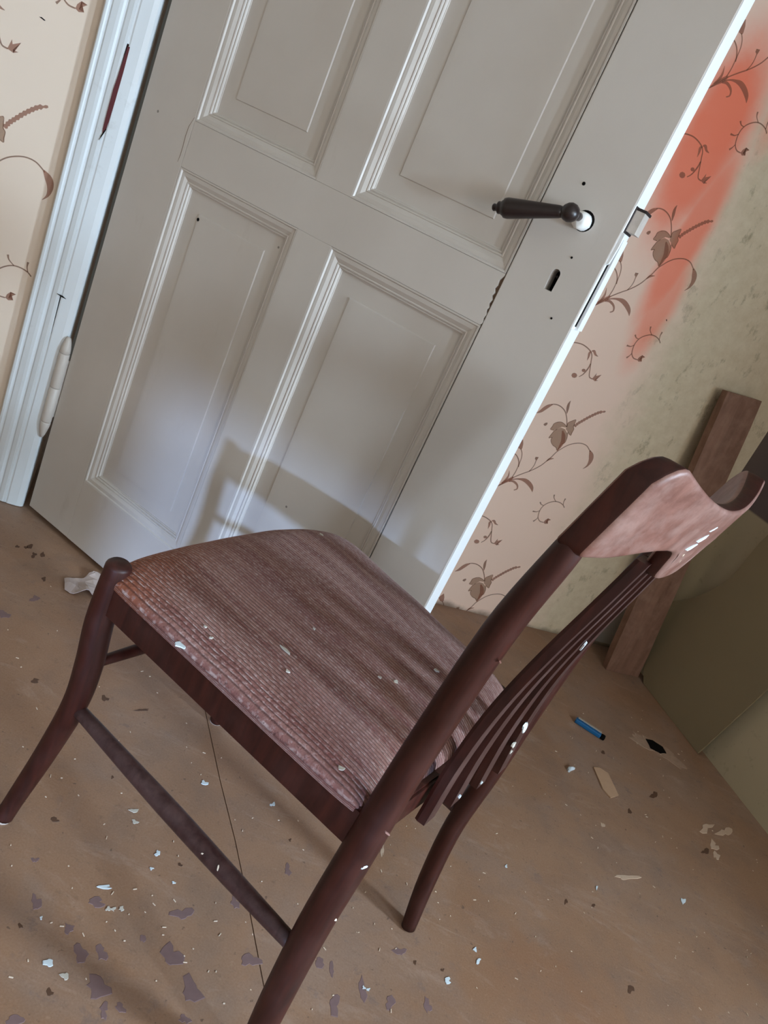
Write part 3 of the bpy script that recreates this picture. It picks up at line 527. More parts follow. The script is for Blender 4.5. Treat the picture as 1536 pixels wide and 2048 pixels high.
# ------------------------------------------------------------------ printed pattern of the wallpaper (flat print on the wall)
def ribbon(bm, pts, ws, slot, y):
    P = catmull([(p[0], p[1], w) for p, w in zip(pts, ws)], max(6, 5 * (len(pts) - 1)) if len(pts) < 22 else len(pts) * 2)
    L, R = [], []
    for i, (x, z, w) in enumerate(P):
        q0 = P[max(i - 1, 0)]; q1 = P[min(i + 1, len(P) - 1)]
        tx, tz = q1[0] - q0[0], q1[1] - q0[1]; d = math.hypot(tx, tz) or 1
        w = max(w, .0004) / 2
        L.append(bm.verts.new((x - tz / d * w, y, z + tx / d * w))); R.append(bm.verts.new((x + tz / d * w, y, z - tx / d * w)))
    for i in range(len(P) - 1):
        f = bm.faces.new((L[i], L[i + 1], R[i + 1], R[i])); f.material_index = slot
MOT = {}
for key in PRINT:
    bm = bmesh.new()
    for pts, slot in PRINT[key]['fills']:
        f = bm.faces.new([bm.verts.new((x, -.0004, z)) for x, z in pts]); f.material_index = {0: 2, 1: 0, 2: 1}[slot]
    for k, (pts, ws, slot) in enumerate(PRINT[key]['strokes']): ribbon(bm, pts, ws, {1: 0, 2: 1}[slot], -.0005 - .00002 * k)
    bmesh.ops.triangulate(bm, faces=[f for f in bm.faces if len(f.verts) > 4])
    me = bpy.data.meshes.new('printed_motif'); bm.to_mesh(me); bm.free()
    for m in (M['ink'], M['ink_leaf'], M['ink_fill']): me.materials.append(m)
    MOT[key] = me
names = {'F': 'printed_flower', 'C': 'printed_tendril', 'D': 'printed_curl'}
for key, offs in {'F': [(0, 0), (0, .54), (.008, -.523), (0, 1.08), (-1.505, .148), (-1.505, .683), (-1.505, -.387), (-2.2, .41), (-2.2, .95), (-2.2, -.12)],
                  'C': [(0, 0), (0, .537), (-.024, -.5425), (-1.505, .148), (-1.505, .683), (-1.505, -.39), (-2.2, .41), (-2.2, -.12)],
                  'D': [(0, 0), (-.035, .539), (-.005, -.525), (-1.506, -.41), (-1.506, .172), (-1.506, .7), (-2.2, .41)]}.items():
    for dx, dz in offs:
        o = bpy.data.objects.new(names[key], MOT[key]); COL.objects.link(o); o.parent = wall_back; o.location = (dx, 0, dz)
# pale bare plaster low on the back wall beside the board
bm = bmesh.new()
extrude_poly(bm, [(-.060, .012), (.055, .012), (.055, .235), (.040, .245), (-.010, .232), (-.020, .205), (-.034, .160), (-.048, .118), (-.044, .06)], lambda u, v, w: Vector((u, -w, v)), .0008)
obj('bare_plaster', bm, M['plaster'], wall_back)

# stray dark marks on the paper and the casing
for x, z, a, b in ((-1.9862, 1.0053, .006, .0016), (-.4114, .997, .002, .002)):
    bm = extrude_poly(bmesh.new(), [(x - a, z + b * .2), (x - a * .3, z + b), (x + a, z - b * .6), (x + a * .6, z - b * 1.4)], lambda u, v, w: Vector((u, -w, v)), .001)
    obj('dark_mark', bm, M['black'], wall_back)

# ------------------------------------------------------------------ door casing
def sweep_z(bm, prof, z0, z1):
    """closed profile (s, off) extruded from z0 to z1; off is the distance out of the wall"""
    return extrude_poly(bm, prof, lambda u, v, w: Vector((u, -v, z0 + w)), z1 - z0)
casing = wall_frame(structure(empty('trim_1')))
arch = [(-1.888, 0), (-1.888, .030), (-1.886, .0335), (-1.882, .0345), (-1.879, .0330), (-1.876, .0330), (-1.873, .0365), (-1.862, .0400), (-1.856, .0405),
        (-1.852, .0385), (-1.849, .0385), (-1.846, .0420), (-1.838, .0455), (-1.8335, .0460), (-1.8325, .0450), (-1.8325, 0)]
obj('architrave', sweep_z(bmesh.new(), arch, 0.002, 2.07), M['casing'], casing)
jamb = [(-1.8285, -.12), (-1.8285, .0465), (-1.826, .048), (-1.806, .050), (-1.796, .049), (-1.792, .046), (-1.7905, .041), (-1.7905, -.12)]
obj('jamb_board', sweep_z(bmesh.new(), jamb, 0.002, 2.07), M['casing'], casing)
# paint bridges the seam between the two boards except where it has split open
for z0, z1 in ((.002, .385), (.522, .868), (1.030, 2.07)):
    obj('seam_paint', box(-1.8327, -1.8283, -.0458, -.002, z0, z1), M['casing'], casing)
bm = bmesh.new(); extrude_poly(bm, [(-1.8327, .385), (-1.8283, .385), (-1.8283, .39), (-1.8312, .522), (-1.8327, .522)], lambda u, v, w: Vector((u, -.0457 + w, v)), .02)
obj('seam_paint', bm, M['casing'], casing)
obj('split_shadow', box(-1.8327, -1.8283, -.018, -.002, .39, .522), M['black'], casing)
obj('red_underpaint', box(-1.8327, -1.8283, -.030, -.002, .868, 1.030), M['oldred'], casing)
# torn edges of the long split: a wider ragged notch lined with old red paint
bm = bmesh.new()
extrude_poly(bm, [(-1.8335, .862), (-1.8295, .872), (-1.8275, .885), (-1.8262, .93), (-1.8255, .98), (-1.8258, 1.026), (-1.8300, 1.026), (-1.8332, .97), (-1.8350, .945), (-1.8352, .90), (-1.8348, .87)],
             lambda u, v, w: Vector((u, -.0488 + w, v)), .003)
obj('red_underpaint', bm, M['oldred'], casing)
bm = bmesh.new(); extrude_poly(bm, [(-1.838, .5245), (-1.826, .5205), (-1.818, .5195), (-1.826, .5235)], lambda u, v, w: Vector((u, -.0506 + w, v)), .003)
obj('cross_crack', bm, M['black'], casing)
bm = bmesh.new(); extrude_poly(bm, [(-1.836, .847), (-1.834, .853), (-1.829, .868), (-1.8315, .868), (-1.8345, .858)], lambda u, v, w: Vector((u, -.0488 + w, v)), .003)
obj('cross_crack', bm, M['black'], casing)
casing2 = wall_frame(structure(empty('trim_2')))
obj('jamb_board', box(-.79, -.77, -.045, .12, .002, 2.07, .003), M['casing'], casing2)
obj('architrave', box(-.769, -.69, -.04, 0, .002, 2.07, .004), M['casing'], casing2)
casing3 = wall_frame(structure(empty('trim_3')))
obj('head_board', box(-1.787, -.791, -.045, .12, 2.0, 2.07, .003), M['casing'], casing3)

for k, (d0, d1, z0, z1) in enumerate(WINDOWS):
    window_unit('window_%d' % (k + 1), right_frame, d0 + .002, d1 - .002, .05, z0 + .002, z1 - .002)
for k, (d0, d1, z0, z1) in enumerate(REAR):  # rear pair is added, one for the low beam, one for the fill
    window_unit('window_%d' % (k + 3), wall_frame, d0 + .002, d1 - .002, -D_REAR - .12, z0 + .002, z1 - .002, k == 1)

# ------------------------------------------------------------------ the panelled door, standing half open
HINGE = Vector((-0.777, 1.611, 0)); A_D = math.atan2(-.387, .922)
door = structure(empty('door_1', HINGE, A_D))
DT = .046
Z_B, Z_T = .014, 1.97
sx = [.0065, .1495, .4565, .5365, .8555, .990]      # stile and muntin edges
def flat(name, x0, x1, z0, z1, mat=M['door'], y0=0.0): return obj(name, box(x0, x1, y0, DT - .001, z0, z1, .0008), mat, door)
stile = obj('hinge_stile', box(sx[0], sx[1], 0, DT, Z_B, Z_T, .0015), M['door'], door)
lock_stile = obj('lock_stile', box(sx[4] + .0008, sx[5], 0, DT, Z_B, Z_T, .0015), M['door'], door)
# lock rail: ragged split where it has pulled out of the lock stile
def rail_piece(name, z0, z1, left, right):
    bm = bmesh.new()
    extrude_poly(bm, left + right, lambda u, v, w: Vector((u, w, v)), DT - .001)
    return obj(name, bm, M['door'], door)
rail_piece('lock_rail', .872, .958, [(sx[1] + .0008, .958), (sx[1] + .0003, .94), (sx[1] + .0011, .93), (sx[1] + .0014, .92), (sx[1] + .0006, .905), (sx[1] + .0012, .895), (sx[1] + .0004, .885), (sx[1] + .0005, .872)],
           [(.8535, .872), (.8560, .8772), (.8540, .884), (.8558, .8905), (.8525, .897), (.8545, .9024), (.8515, .908), (.8540, .9146), (.8502, .920), (.8525, .926), (.8490, .932), (.8512, .9377), (.8500, .946), (.8543, .9537), (.8550, .958)])
bm = bmesh.new(); extrude_poly(bm, [(.846, .872), (.8575, .872), (.8575, .958), (.846, .958)], lambda u, v, w: Vector((u, .004 + w, v)), .03); obj('broken_tenon', bm, M['brokenwood'], door)
flat('bottom_rail', sx[1], sx[4], Z_B, .167)
flat('top_rail', sx[1], sx[4], 1.83, Z_T)
flat('muntin', sx[2], sx[3], .167, .8719); flat('muntin', sx[2], sx[3], .9581, 1.83)
MPROF = [(0, .0), (.003, .0004), (.0050, .0034), (.0066, .0032), (.012, .0040), (.019, .0085), (.0205, .0075), (.0225, .0085), (.0235, .0115), (.0255, .0105), (.027, .0115), (.028, .0145), (.0295, .0150)]
def moulding(x0, x1, z0, z1):
    bm = bmesh.new(); rings = []
    for d, y in MPROF + [(.0295, .022), (0, .022)]:
        rings.append([bm.verts.new(q) for q in ((x0 + d, y, z0 + d), (x1 - d, y, z0 + d), (x1 - d, y, z1 - d), (x0 + d, y, z1 - d))])
    n = len(rings)
    for i in range(n):
        a, b = rings[i], rings[(i + 1) % n]
        for k in range(4): bm.faces.new((a[k], a[(k + 1) % 4], b[(k + 1) % 4], b[k]))
    return obj('panel_moulding', bm, M['door'], door)
def panel(x0, x1, z0, z1):
    bm = bmesh.new(); rings = []
    for d, y in ((.012, .030), (.012, .0165), (.0640, .0165), (.0655, .0143), (.075, .0140)):
        rings.append([bm.verts.new(q) for q in ((x0 + d, y, z0 + d), (x1 - d, y, z0 + d), (x1 - d, y, z1 - d), (x0 + d, y, z1 - d))])
    for a, b in zip(rings[:-1], rings[1:]):
        for k in range(4): bm.faces.new((a[k], a[(k + 1) % 4], b[(k + 1) % 4], b[k]))
    bm.faces.new(rings[0][::-1]); bm.faces.new(rings[-1])
    return obj('door_panel', bm, M['door'], door)
for x0, x1 in ((sx[1] + .001, sx[2]), (sx[3], sx[4] - .001)):
    for z0, z1 in ((.167, .8715), (.9585, 1.83)):
        moulding(x0, x1, z0, z1); panel(x0, x1, z0, z1)
# thin crack running up the inner edge of the upper right moulding, and old paint flaked along it
bm = bmesh.new()
rnd = random.Random(4); zs = [.975 + .036 * k for k in range(12)]
lft = [(.8330 - .0006 * rnd.random(), z) for z in zs]; rgt = [(.8334 + .0005 * rnd.random(), z) for z in zs]
extrude_poly(bm, lft + rgt[::-1], lambda u, v, w: Vector((u, .0125 - w * .0, v)) if w == 0 else Vector((u, .0150, v)), 1)
obj('paint_crack', bm, M['brokenwood'], door)
for z, h, wd in ((1.245, .05, .009), (1.318, .035, .007), (1.13, .03, .005)):
    bm = bmesh.new(); extrude_poly(bm, [(.833, z - h), (.8328 - wd * .7, z - h * .4), (.833 - wd, z + h * .2), (.833 - wd * .4, z + h * .8), (.833, z + h)], lambda u, v, w: Vector((u, .0150 + w, v)), .002)
    obj('flaked_paint', bm, simple('flaked_grey', lin(150, 142, 134), .7), door)
# hairline crack in the paint over the joint at the left end of the lock rail
ck = [(.1462, .9630), (.1388, .9440), (.1380, .9250), (.1393, .9060), (.1394, .8900), (.1380, .8769)]
bm = extrude_poly(bmesh.new(), ck + [(x + .0009 - .0005 * (k in (0, 5)), z) for k, (x, z) in list(enumerate(ck))[::-1]], lambda u, v, w: Vector((u, -.0003 + w, v)), .001)
obj('paint_crack', bm, M['brokenwood'], door)
# nail head and chips on the face
def face_spot(x, z, r, mat=M['black'], y=.0140, name='nail_hole'):
    bm = bmesh.new(); lathe(bm, [(0, r), (.0009, r * .7)], (x, y, z), (0, -1, 0), 9); return obj(name, bm, mat, door)
face_spot(.218, .797, .0035); face_spot(.905, 1.118, .0028, y=0.0); face_spot(.94, 1.02, .0018, y=0.0); face_spot(.955, .93, .0018, y=0.0)

# --- lever handle
hd = empty('lever_handle', parent=door); hd['label'] = 'dark turned wooden lever handle on a white-stuffed spindle'
ball = Vector((.923, -.046, 1.0725)); tip = Vector((.810, -.050, 1.036))
ax = (tip - ball).normalized(); Ltot = (tip - ball).length
def lathe_obj(name, prof, c, a, mat, parent, seg=22): return obj(name, lathe(bmesh.new(), prof, c, a, seg), mat, parent, smooth=True)
lathe_obj('ball_end', [(-.0135, .001), (-.012, .0065), (-.0085, .0108), (-.003, .0134), (.003, .0134), (.0085, .0108), (.012, .0075), (.0135, .006)], ball, ax, M['iron'], hd)
k = Ltot / .119
lathe_obj('grip', [(.010 * k, .0075), (.016 * k, .0090), (.040 * k, .0108), (.070 * k, .0132), (.094 * k, .0150), (.099 * k, .0142), (.101 * k, .0112), (.103 * k, .0108), (.1045 * k, .0085),
                   (.107 * k, .0092), (.1095 * k, .0088), (.111 * k, .0056), (.113 * k, .0050), (.116 * k, .0056), (.118 * k, .0042), (.119 * k, .001)], ball, ax, M['iron'], hd)
hole = Vector((.9315, 0, 1.0725))
lathe_obj('spindle', [(0, .0062), (.040, .0062)], Vector((.9295, -.006, 1.0735)), Vector((-.10, -.9, .0)), M['iron'], hd)
lathe_obj('spindle_hole', [(-.0012, .0155), (0, .0155), (.0006, .013)], hole, (0, -1, 0), M['black'], hd)
bm = bmesh.new(); lathe(bm, [(0, .0135), (.010, .0132), (.0165, .0120), (.0195, .0085), (.0205, .001)], hole + Vector((-.001, 0, -.001)), (-.12, -1, -.02), 20)
for v in bm.verts: v.co += Vector((mnoise(v.co * 160), mnoise(v.co * 170 + Vector((3, 0, 0))), mnoise(v.co * 150))) * .0016
o = obj('spindle_plug', bm, M['plug'], hd, True); o['label'] = 'white putty plug around the spindle'
# --- keyhole cut through the stile, with a dark bottom
bm = bmesh.new()
kp = [(.9225, .9640), (.9355, .9640)] + [(.929 + .0072 * math.cos(a), .9900 + .0072 * math.sin(a)) for a in [i * PI / 8 for i in range(0, 9)]]
extrude_poly(bm, kp, lambda u, v, w: Vector((u, -.01 + w, v)), .036)
cut = obj('keyhole_cutter', bm, M['black'], door)
boolean_cut(lock_stile, [cut])
obj('keyhole', box(.915, .942, .0245, .0255, .955, 1.005), M['black'], door)
lathe_obj('lock_ward', [(0, .0022), (.012, .0022)], Vector((.9285, .024, .9865)), (0, -1, 0), M['darksteel'], door)
# --- lock faceplate on the free edge: painted strips sprung off the edge, latch and its dark rim
lf = empty('lock_faceplate', parent=door); lf['label'] = 'sprung white-painted lock plate with dark gaps'
def edge_strip(name, pts, y0, y1, mat): return obj(name, extrude_poly(bmesh.new(), pts, lambda u, v, w: Vector((u, y0 + w, v)), y1 - y0), mat, lf)
edge_strip('plate', [(.9905, .930), (.9955, .930), (.9950, 1.0), (.9940, 1.072), (.9905, 1.072)], .016, .040, M['edge'])
edge_strip('plate_gap', [(.9902, .934), (.9912, .934), (.9910, 1.06), (.9902, 1.06)], .0095, .0165, M['black'])
edge_strip('plate_lip', [(.9905, 1.030), (.9945, 1.034), (.9960, 1.06), (.9955, 1.078), (.9905, 1.080)], .001, .007, M['edge'])
obj('latch_rim', box(.9885, .9925, .005, .0440, 1.080, 1.119, .001), M['darksteel'], lf)
obj('latch_rim', box(.9905, 1.0072, .0070, .0400, 1.1140, 1.1180, .0005), M['darksteel'], lf)
bm = extrude_poly(bmesh.new(), [(.990, .0075), (1.0060, .0080), (1.0055, .0385), (.990, .0395)], lambda u, v, w: Vector((u, v, 1.0835 + w)), .0308); obj('latch_bolt', bm, M['steel'], lf)
# whiter coat on the free edge, its window light put into the colour
obj('lit_edge_strip', box(.9888, .9912, .0006, DT - .0006, Z_B + .001, .929, .0004), M['edge'], door)
obj('lit_edge_strip', box(.9888, .9912, .0006, DT - .0006, 1.119, Z_T - .001, .0004), M['edge'], door)
obj('lit_edge_strip', box(.9888, .9906, .0006, DT - .0006, .929, 1.119, .0003), M['edge'], door)
# --- hinge
hg = empty('hinge', parent=door)
hx, hy = -.0045, -.0095
for nm, prof in (('hinge_knuckle', [(.322, .0112), (.323, .0118), (.402, .0118), (.404, .0110)]), ('hinge_knuckle', [(.236, .0110), (.238, .0118), (.3195, .0118), (.3205, .0106)]),
                 ('hinge_finial', [(.4045, .0100), (.406, .0116), (.418, .0108), (.434, .0076), (.441, .0048), (.443, .001)]), ('hinge_finial', [(.194, .001), (.195, .0032), (.204, .0066), (.222, .0106), (.233, .0116), (.2355, .0100)])):
    lathe_obj(nm, prof, (hx, hy, 0), (0, 0, 1), M['door'], hg, 16)
obj('hinge_leaf', box(-.0035, .0035, -.006, .03, .25, .39), M['door'], hg)

# ------------------------------------------------------------------ the chair
CH = Vector((-0.210, 1.0215, 0)); A_C = math.atan2(.439, -.898)
chair = empty('chair', CH, A_C)
tag(chair, 'dark wooden dining chair with worn ribbed mauve seat and slatted back before the door', 'chair')
def cp(x, y, z, *r): return (x, -y, z, *r)          # x forward, y towards the door side, z up
def chair_tube(name, pts, n=28, seg=18, ends=(0.0, 0.0), mat='wood', parent=None, sq=1.0):
    P = catmull([cp(*p) for p in pts], n)
    return obj(name, tube(bmesh.new(), P, seg, sq, ends), M[mat], parent or chair, smooth=True)
# front legs: straight at the top, sweeping forward at the foot
for sgn in (-1, 1):
    top = (.471, .0165, .202) if sgn < 0 else (.436, .0165, .196)
    leg = chair_tube('front_leg', [(-.036, top[2] * sgn, top[0], top[1]), (-.035, .202 * sgn, .39, .0185), (-.041, .201 * sgn, .32, .0184), (-.040, .201 * sgn, .25, .0170),
                             (-.022, .204 * sgn, .147, .0152), (-.002, .211 * sgn, .045, .0136), (.004, .2160 * sgn, .004, .0132)], 34, 18, (.009, 0.0))
    g = obj('foot_glide', lathe(bmesh.new(), [(0, .0125), (.0045, .0125), (.0046, .010)], cp(.0045, .2165 * sgn, 0), (0, 0, 1), 18), M['steel'], leg)
# back legs run on upwards as the back posts
near = [(-.478, -.186, .0035, .0150), (-.4725, -.192, .12, .0178), (-.4695, -.196, .24, .0188), (-.4695, -.198, .313, .0190), (-.4725, -.2, .415, .0188), (-.474, -.2, .50, .0174), (-.478, -.2, .586, .0168),
        (-.486, -.2, .707, .0158), (-.5000, -.1995, .795, .0136), (-.503, -.1985, .815, .0115)]
far = [(-.504, .184, .0035, .0120), (-.490, .184, .10, .0145), (-.481, .184, .213, .0152), (-.485, .184, .329, .0160), (-.486, .186, .424, .0165), (-.489, .190, .52, .0162), (-.495, .192, .609, .0158),
       (-.508, .196, .70, .0148), (-.527, .199, .782, .0140), (-.538, .199, .80, .0110)]
for P in (near, far): chair_tube('back_leg', P, 44, 20)
# stretchers
chair_tube('side_stretcher', [(-.036, -.201, .248, .0088), (-.15, -.201, .246, .0112), (-.25, -.200, .244, .0126), (-.36, -.199, .242, .0114), (-.466, -.197, .240, .0090)], 16, 14, mat='slat')
chair_tube('side_stretcher', [(-.036, .201, .248, .0088), (-.15, .198, .246, .0112), (-.25, .194, .244, .0126), (-.36, .190, .242, .0114), (-.478, .185, .240, .0090)], 16, 14, mat='slat')
chair_tube('front_stretcher', [(-.041, -.200, .318, .0070), (-.041, -.1, .318, .0088), (-.041, 0, .318, .0092), (-.041, .1, .318, .0088), (-.041, .2, .318, .0070)], 12, 14)
# seat frame
def bar(name, a, b, w, z0, z1, bev=.003):
    a = Vector((a[0], -a[1])); b = Vector((b[0], -b[1])); t = (b - a).normalized(); nn = Vector((-t.y, t.x)) * (w / 2)
    pts = [a + nn, b + nn, b - nn, a - nn]
    bm = extrude_poly(bmesh.new(), [tuple(p) for p in pts], lambda u, v, ww: Vector((u, v, z0 + ww)), z1 - z0)
    bmesh.ops.bevel(bm, geom=list(bm.edges), offset=bev, segments=2, affect='EDGES')
    return obj(name, bm, M['wood'], chair)
bar('seat_rail', (-.046, -.200), (-.462, -.196), .022, .405, .4550)
bar('seat_rail', (-.046, .202), (-.478, .184), .022, .405, .4525)
bar('seat_rail', (-.036, -.190), (-.036, .190), .022, .405, .4525)
bar('seat_rail', (-.4665, -.182), (-.4765, .170), .020, .412, .4525)
# upholstered seat
def seat_edges(x):
    q = min(1, max(0, (-.05 - x) / .41))
    return -.2135 + .003 * q, .262 - .078 * q
def seat_pos(a, b):
    k = .16 if (b > 0 and a > 0) else .075
    pa = 1 - k * abs(b) ** (5 if b > 0 else 9); pb = 1 - (.07 if b > 0 else .015) * abs(a) ** 9
    x = -.2430 + .2230 * a * pa + .016 * (1 - b * b) * max(0, a) - .004 * (1 - b * b) * max(0, -a)
    n, f = seat_edges(x)
    y = (n + f) / 2 + (f - n) / 2 * b * pb
    e = (max(0, 1 - abs(a) ** 9) * max(0, 1 - abs(b) ** 10)) ** .5
    z = .4535 + .0215 * e + .009 * (1 - a * a) * (1 - b * b) + .0016 * mnoise(Vector((x * 14, y * 14, 0)))
    return Vector((x, -y, z)), x, b * .228
def seat_mesh():
    bm = bmesh.new(); uvl = bm.loops.layers.uv.new('UVMap')
    NA, NB = 56, 64
    def spread(k, n):        # denser near the rim
        q = -1 + 2 * k / n
        return math.copysign(1 - (1 - abs(q)) ** 1.35, q)
    def pos(a, b, low=None):
        p, u, v = seat_pos(a, b)
        if low is not None: p.z = low
        return p, u, v
    grid = []; uv = {}
    for i in range(NA + 1):
        row = []
        for j in range(NB + 1):
            p, u, v = pos(spread(i, NA), spread(j, NB)); vt = bm.verts.new(p); uv[vt] = (u, v); row.append(vt)
        grid.append(row)
    for i in range(NA):
        for j in range(NB): bm.faces.new((grid[i][j], grid[i + 1][j], grid[i + 1][j + 1], grid[i][j + 1]))
    rim = [(i, 0) for i in range(NA)] + [(NA, j) for j in range(NB)] + [(i, NB) for i in range(NA, 0, -1)] + [(0, j) for j in range(NB, 0, -1)]
    prev = [grid[i][j] for i, j in rim]
    for low, ins in ((.4475, 1.0), (.4445, .985), (.4440, .93)):
        cur = []
        for i, j in rim:
            qa, qb = spread(i, NA), spread(j, NB); p, u, v = pos(qa * ins, qb * ins, low); drop = .462 - low + (1 - ins) * .2
            if abs(qb) > .999: v = qb * (.228 + drop)
            else: u += math.copysign(drop, qa)
            vt = bm.verts.new(p); uv[vt] = (u, v); cur.append(vt)
        m = len(rim)
        for q in range(m): bm.faces.new((prev[q], prev[(q + 1) % m], cur[(q + 1) % m], cur[q]))
        prev = cur
    bm.faces.new(prev)
    for f in bm.faces:
        for lp in f.loops: lp[uvl].uv = uv[lp.vert]
    return bm
seat = obj('seat', seat_mesh(), M['fabric'], chair, smooth=True)
seat['label'] = 'upholstered seat in worn ribbed mauve cloth, rust brown at the near front corner'
# top rail: a bent board whose ends drop as sleeves over the posts and whose middle drops as a lobe
def xc(y, z): return -.569 - .0855 * y + .84 * y * y - .25 * (z - .85)
ZB = [(0, .7720), (.024, .7730), (.036, .7770), (.044, .7850), (.049, .797), (.055, .808), (.064, .8150), (.085, .8185), (.11, .8185), (.135, .816), (.16, .811), (.18, .8075), (.213, .806)]
def zb(y):
    y = abs(y)
    for (a, za), (b, zbv) in zip(ZB[:-1], ZB[1:]):
        if a <= y <= b: return za + (zbv - za) * (y - a) / (b - a)
    return ZB[-1][1]
Y_END = .212
def ztop(y):
    e = abs(y) / Y_END
    z = .8680 + .034 * (y / .2) ** 2 - .0115 * (y / .2)
    if e > .86: z -= .030 * ((e - .86) / .14) ** 2.2
    return z
def rail_mesh():
    bm = bmesh.new(); NU, NV = 62, 8; rings = []
    for i in range(NU + 1):
        y = -Y_END + 2 * Y_END * i / NU
        t = .0100 + .0045 * (abs(y) / Y_END) ** 2
        z0, z1 = zb(y) - (.010 if y > .1 else 0) * min(1, max(0, (y - .1) / .08)), ztop(y)
        sec = [bm.verts.new(cp(xc(y, z) + t, y, z)) for z in [z0 + (z1 - z0) * k / NV for k in range(NV + 1)]]
        sec += [bm.verts.new(cp(xc(y, z) - t, y, z)) for z in [z0 + (z1 - z0) * k / NV for k in range(NV, -1, -1)]]
        rings.append(sec)
    m = len(rings[0])
    for a, b in zip(rings[:-1], rings[1:]):
        for k in range(m): bm.faces.new((a[k], b[k], b[(k + 1) % m], a[(k + 1) % m]))
    for sec in (rings[0], rings[-1]):
        for k in range(NV): bm.faces.new((sec[k], sec[k + 1], sec[m - 2 - k], sec[m - 1 - k]))
    bmesh.ops.recalc_face_normals(bm, faces=bm.faces)
    es = [e for e in bm.edges if len(e.link_faces) == 2 and e.calc_face_angle() > 1.0]
    bmesh.ops.bevel(bm, geom=es, offset=.0055, segments=4, affect='EDGES', profile=.5)
    bm.normal_update()
    for f in bm.faces: f.material_index = 1 if abs(f.normal.x) > .35 else 0     # dusty broad faces; lit back and shaded ends put into the colour
    return bm
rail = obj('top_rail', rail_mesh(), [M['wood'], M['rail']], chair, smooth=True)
rail['label'] = 'curved top rail with a dusty back toned pinkish as lit and drooping middle lobe'
# slats
SP = [(.790, -.536), (.727, -.5225), (.66, -.508), (.598, -.497), (.543, -.491), (.477, -.4885), (.407, -.4905)]
for yt, yb in ((-.046, -.088), (-.0155, -.031), (.0155, .031), (.046, .088)):
    P = catmull(SP, 18); bm = bmesh.new(); rings = []
    for i, (z, x) in enumerate(P):
        q = i / 18; y = yt + (yb - yt) * q; w = .0125 + .0035 * math.sin(q * PI); th = .0066
        x2 = x - .0025 - .080 * (y + .06)
        c = [(x2 + th, y - w), (x2 + th, y + w), (x2 + th * .4, y + w + .0014), (x2 - th, y + w), (x2 - th, y - w), (x2 + th * .4, y - w - .0014)]
        rings.append([bm.verts.new(cp(a, b, z)) for a, b in c])
    for a, b in zip(rings[:-1], rings[1:]):
        for k in range(6): bm.faces.new((a[k], a[(k + 1) % 6], b[(k + 1) % 6], b[k]))
    bm.faces.new(rings[0]); bm.faces.new(rings[-1][::-1])
    bmesh.ops.recalc_face_normals(bm, faces=bm.faces); bm.normal_update()
    for f in bm.faces: f.material_index = 1 if f.normal.x < -.6 else 0  # backs take the paler dusty wood, their window light put into the colour
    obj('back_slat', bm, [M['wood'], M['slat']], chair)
# flecks of white paint stuck to the chair
def fleck(x, y, z, nx, ny, nz, a, b, ang, mat='chip', seed=0):
    rnd = random.Random(seed); nrm = Vector(cp(nx, ny, nz)).normalized(); u = nrm.orthogonal().normalized(); u.rotate(Matrix.Rotation(ang, 3, nrm)); v = nrm.cross(u)
    bm = bmesh.new(); c = Vector(cp(x, y, z)); n = 8; lo, hi = [], []
    for k in range(n):
        r = 1 + (rnd.random() - .5) * .5; p = u * (a * r * math.cos(2 * PI * k / n)) + v * (b * r * math.sin(2 * PI * k / n))
        lo.append(bm.verts.new(c + p - nrm * .001)); hi.append(bm.verts.new(c + p * .9 + nrm * .0009))
    bm.faces.new(lo[::-1]); bm.faces.new(hi)
    for k in range(n): bm.faces.new((lo[k], lo[(k + 1) % n], hi[(k + 1) % n], hi[k]))
    return obj('paint_fleck', bm, M[mat], chair)
for k, (p, nrm, a, b, ang, mt) in enumerate((
        ((-.5680, -.0405, .8235), (-1, -.1, -.2), .0120, .0030, 1.05, 'chip'), ((-.5715, -.0330, .8345), (-1, -.1, -.2), .0130, .0034, 1.05, 'chip'), ((-.5750, -.0260, .8480), (-1, -.1, -.2), .0120, .0024, 1.05, 'chip'),
        ((-.5648, -.0345, .8110), (-1, 0, -.2), .0045, .0024, .6, 'crumb'), ((-.5640, -.020, .8010), (-1, 0, -.2), .0032, .0020, .2, 'crumb'),
        ((-.5225, .030, .6440), (-1, 0, -.2), .0150, .0030, 0, 'chip'),
        ((-.5092, .072, .4900), (-1, 0, 0), .0200, .0060, 0, 'chip'), ((-.5092, .070, .4600), (-1, 0, 0), .0120, .0050, .2, 'plaster'), ((-.5098, .078, .4450), (-1, 0, 0), .0060, .0030, .2, 'plaster'),
        ((-.5067, .026, .4150), (-1, 0, 0), .0050, .0026, .2, 'chip'), ((-.5022, -.030, .4180), (-1, 0, 0), .0050, .0026, .1, 'chip'),
        ((-.4880, -.2085, .4060), (-.75, -.5, 0), .0042, .0022, 1.2, 'chip'), ((-.4850, -.2060, .3225), (-.75, -.5, 0), .0095, .0018, .1, 'crumb'),
        ((-.4905, -.2060, .4560), (-.80, -.4, 0), .0070, .0012, .1, 'rail'), ((-.5010, -.2070, .6850), (-.80, -.4, 0), .0030, .0008, .1, 'rail'),
        ((-.3140, -.2105, .2480), (0, -.7, .7), .0014, .0010, 0, 'crumb'), ((-.3400, -.2095, .2500), (0, -.7, .7), .0036, .0008, 1.2, 'crumb'))):
    fleck(*p, *nrm, a, b, ang, mt, k)

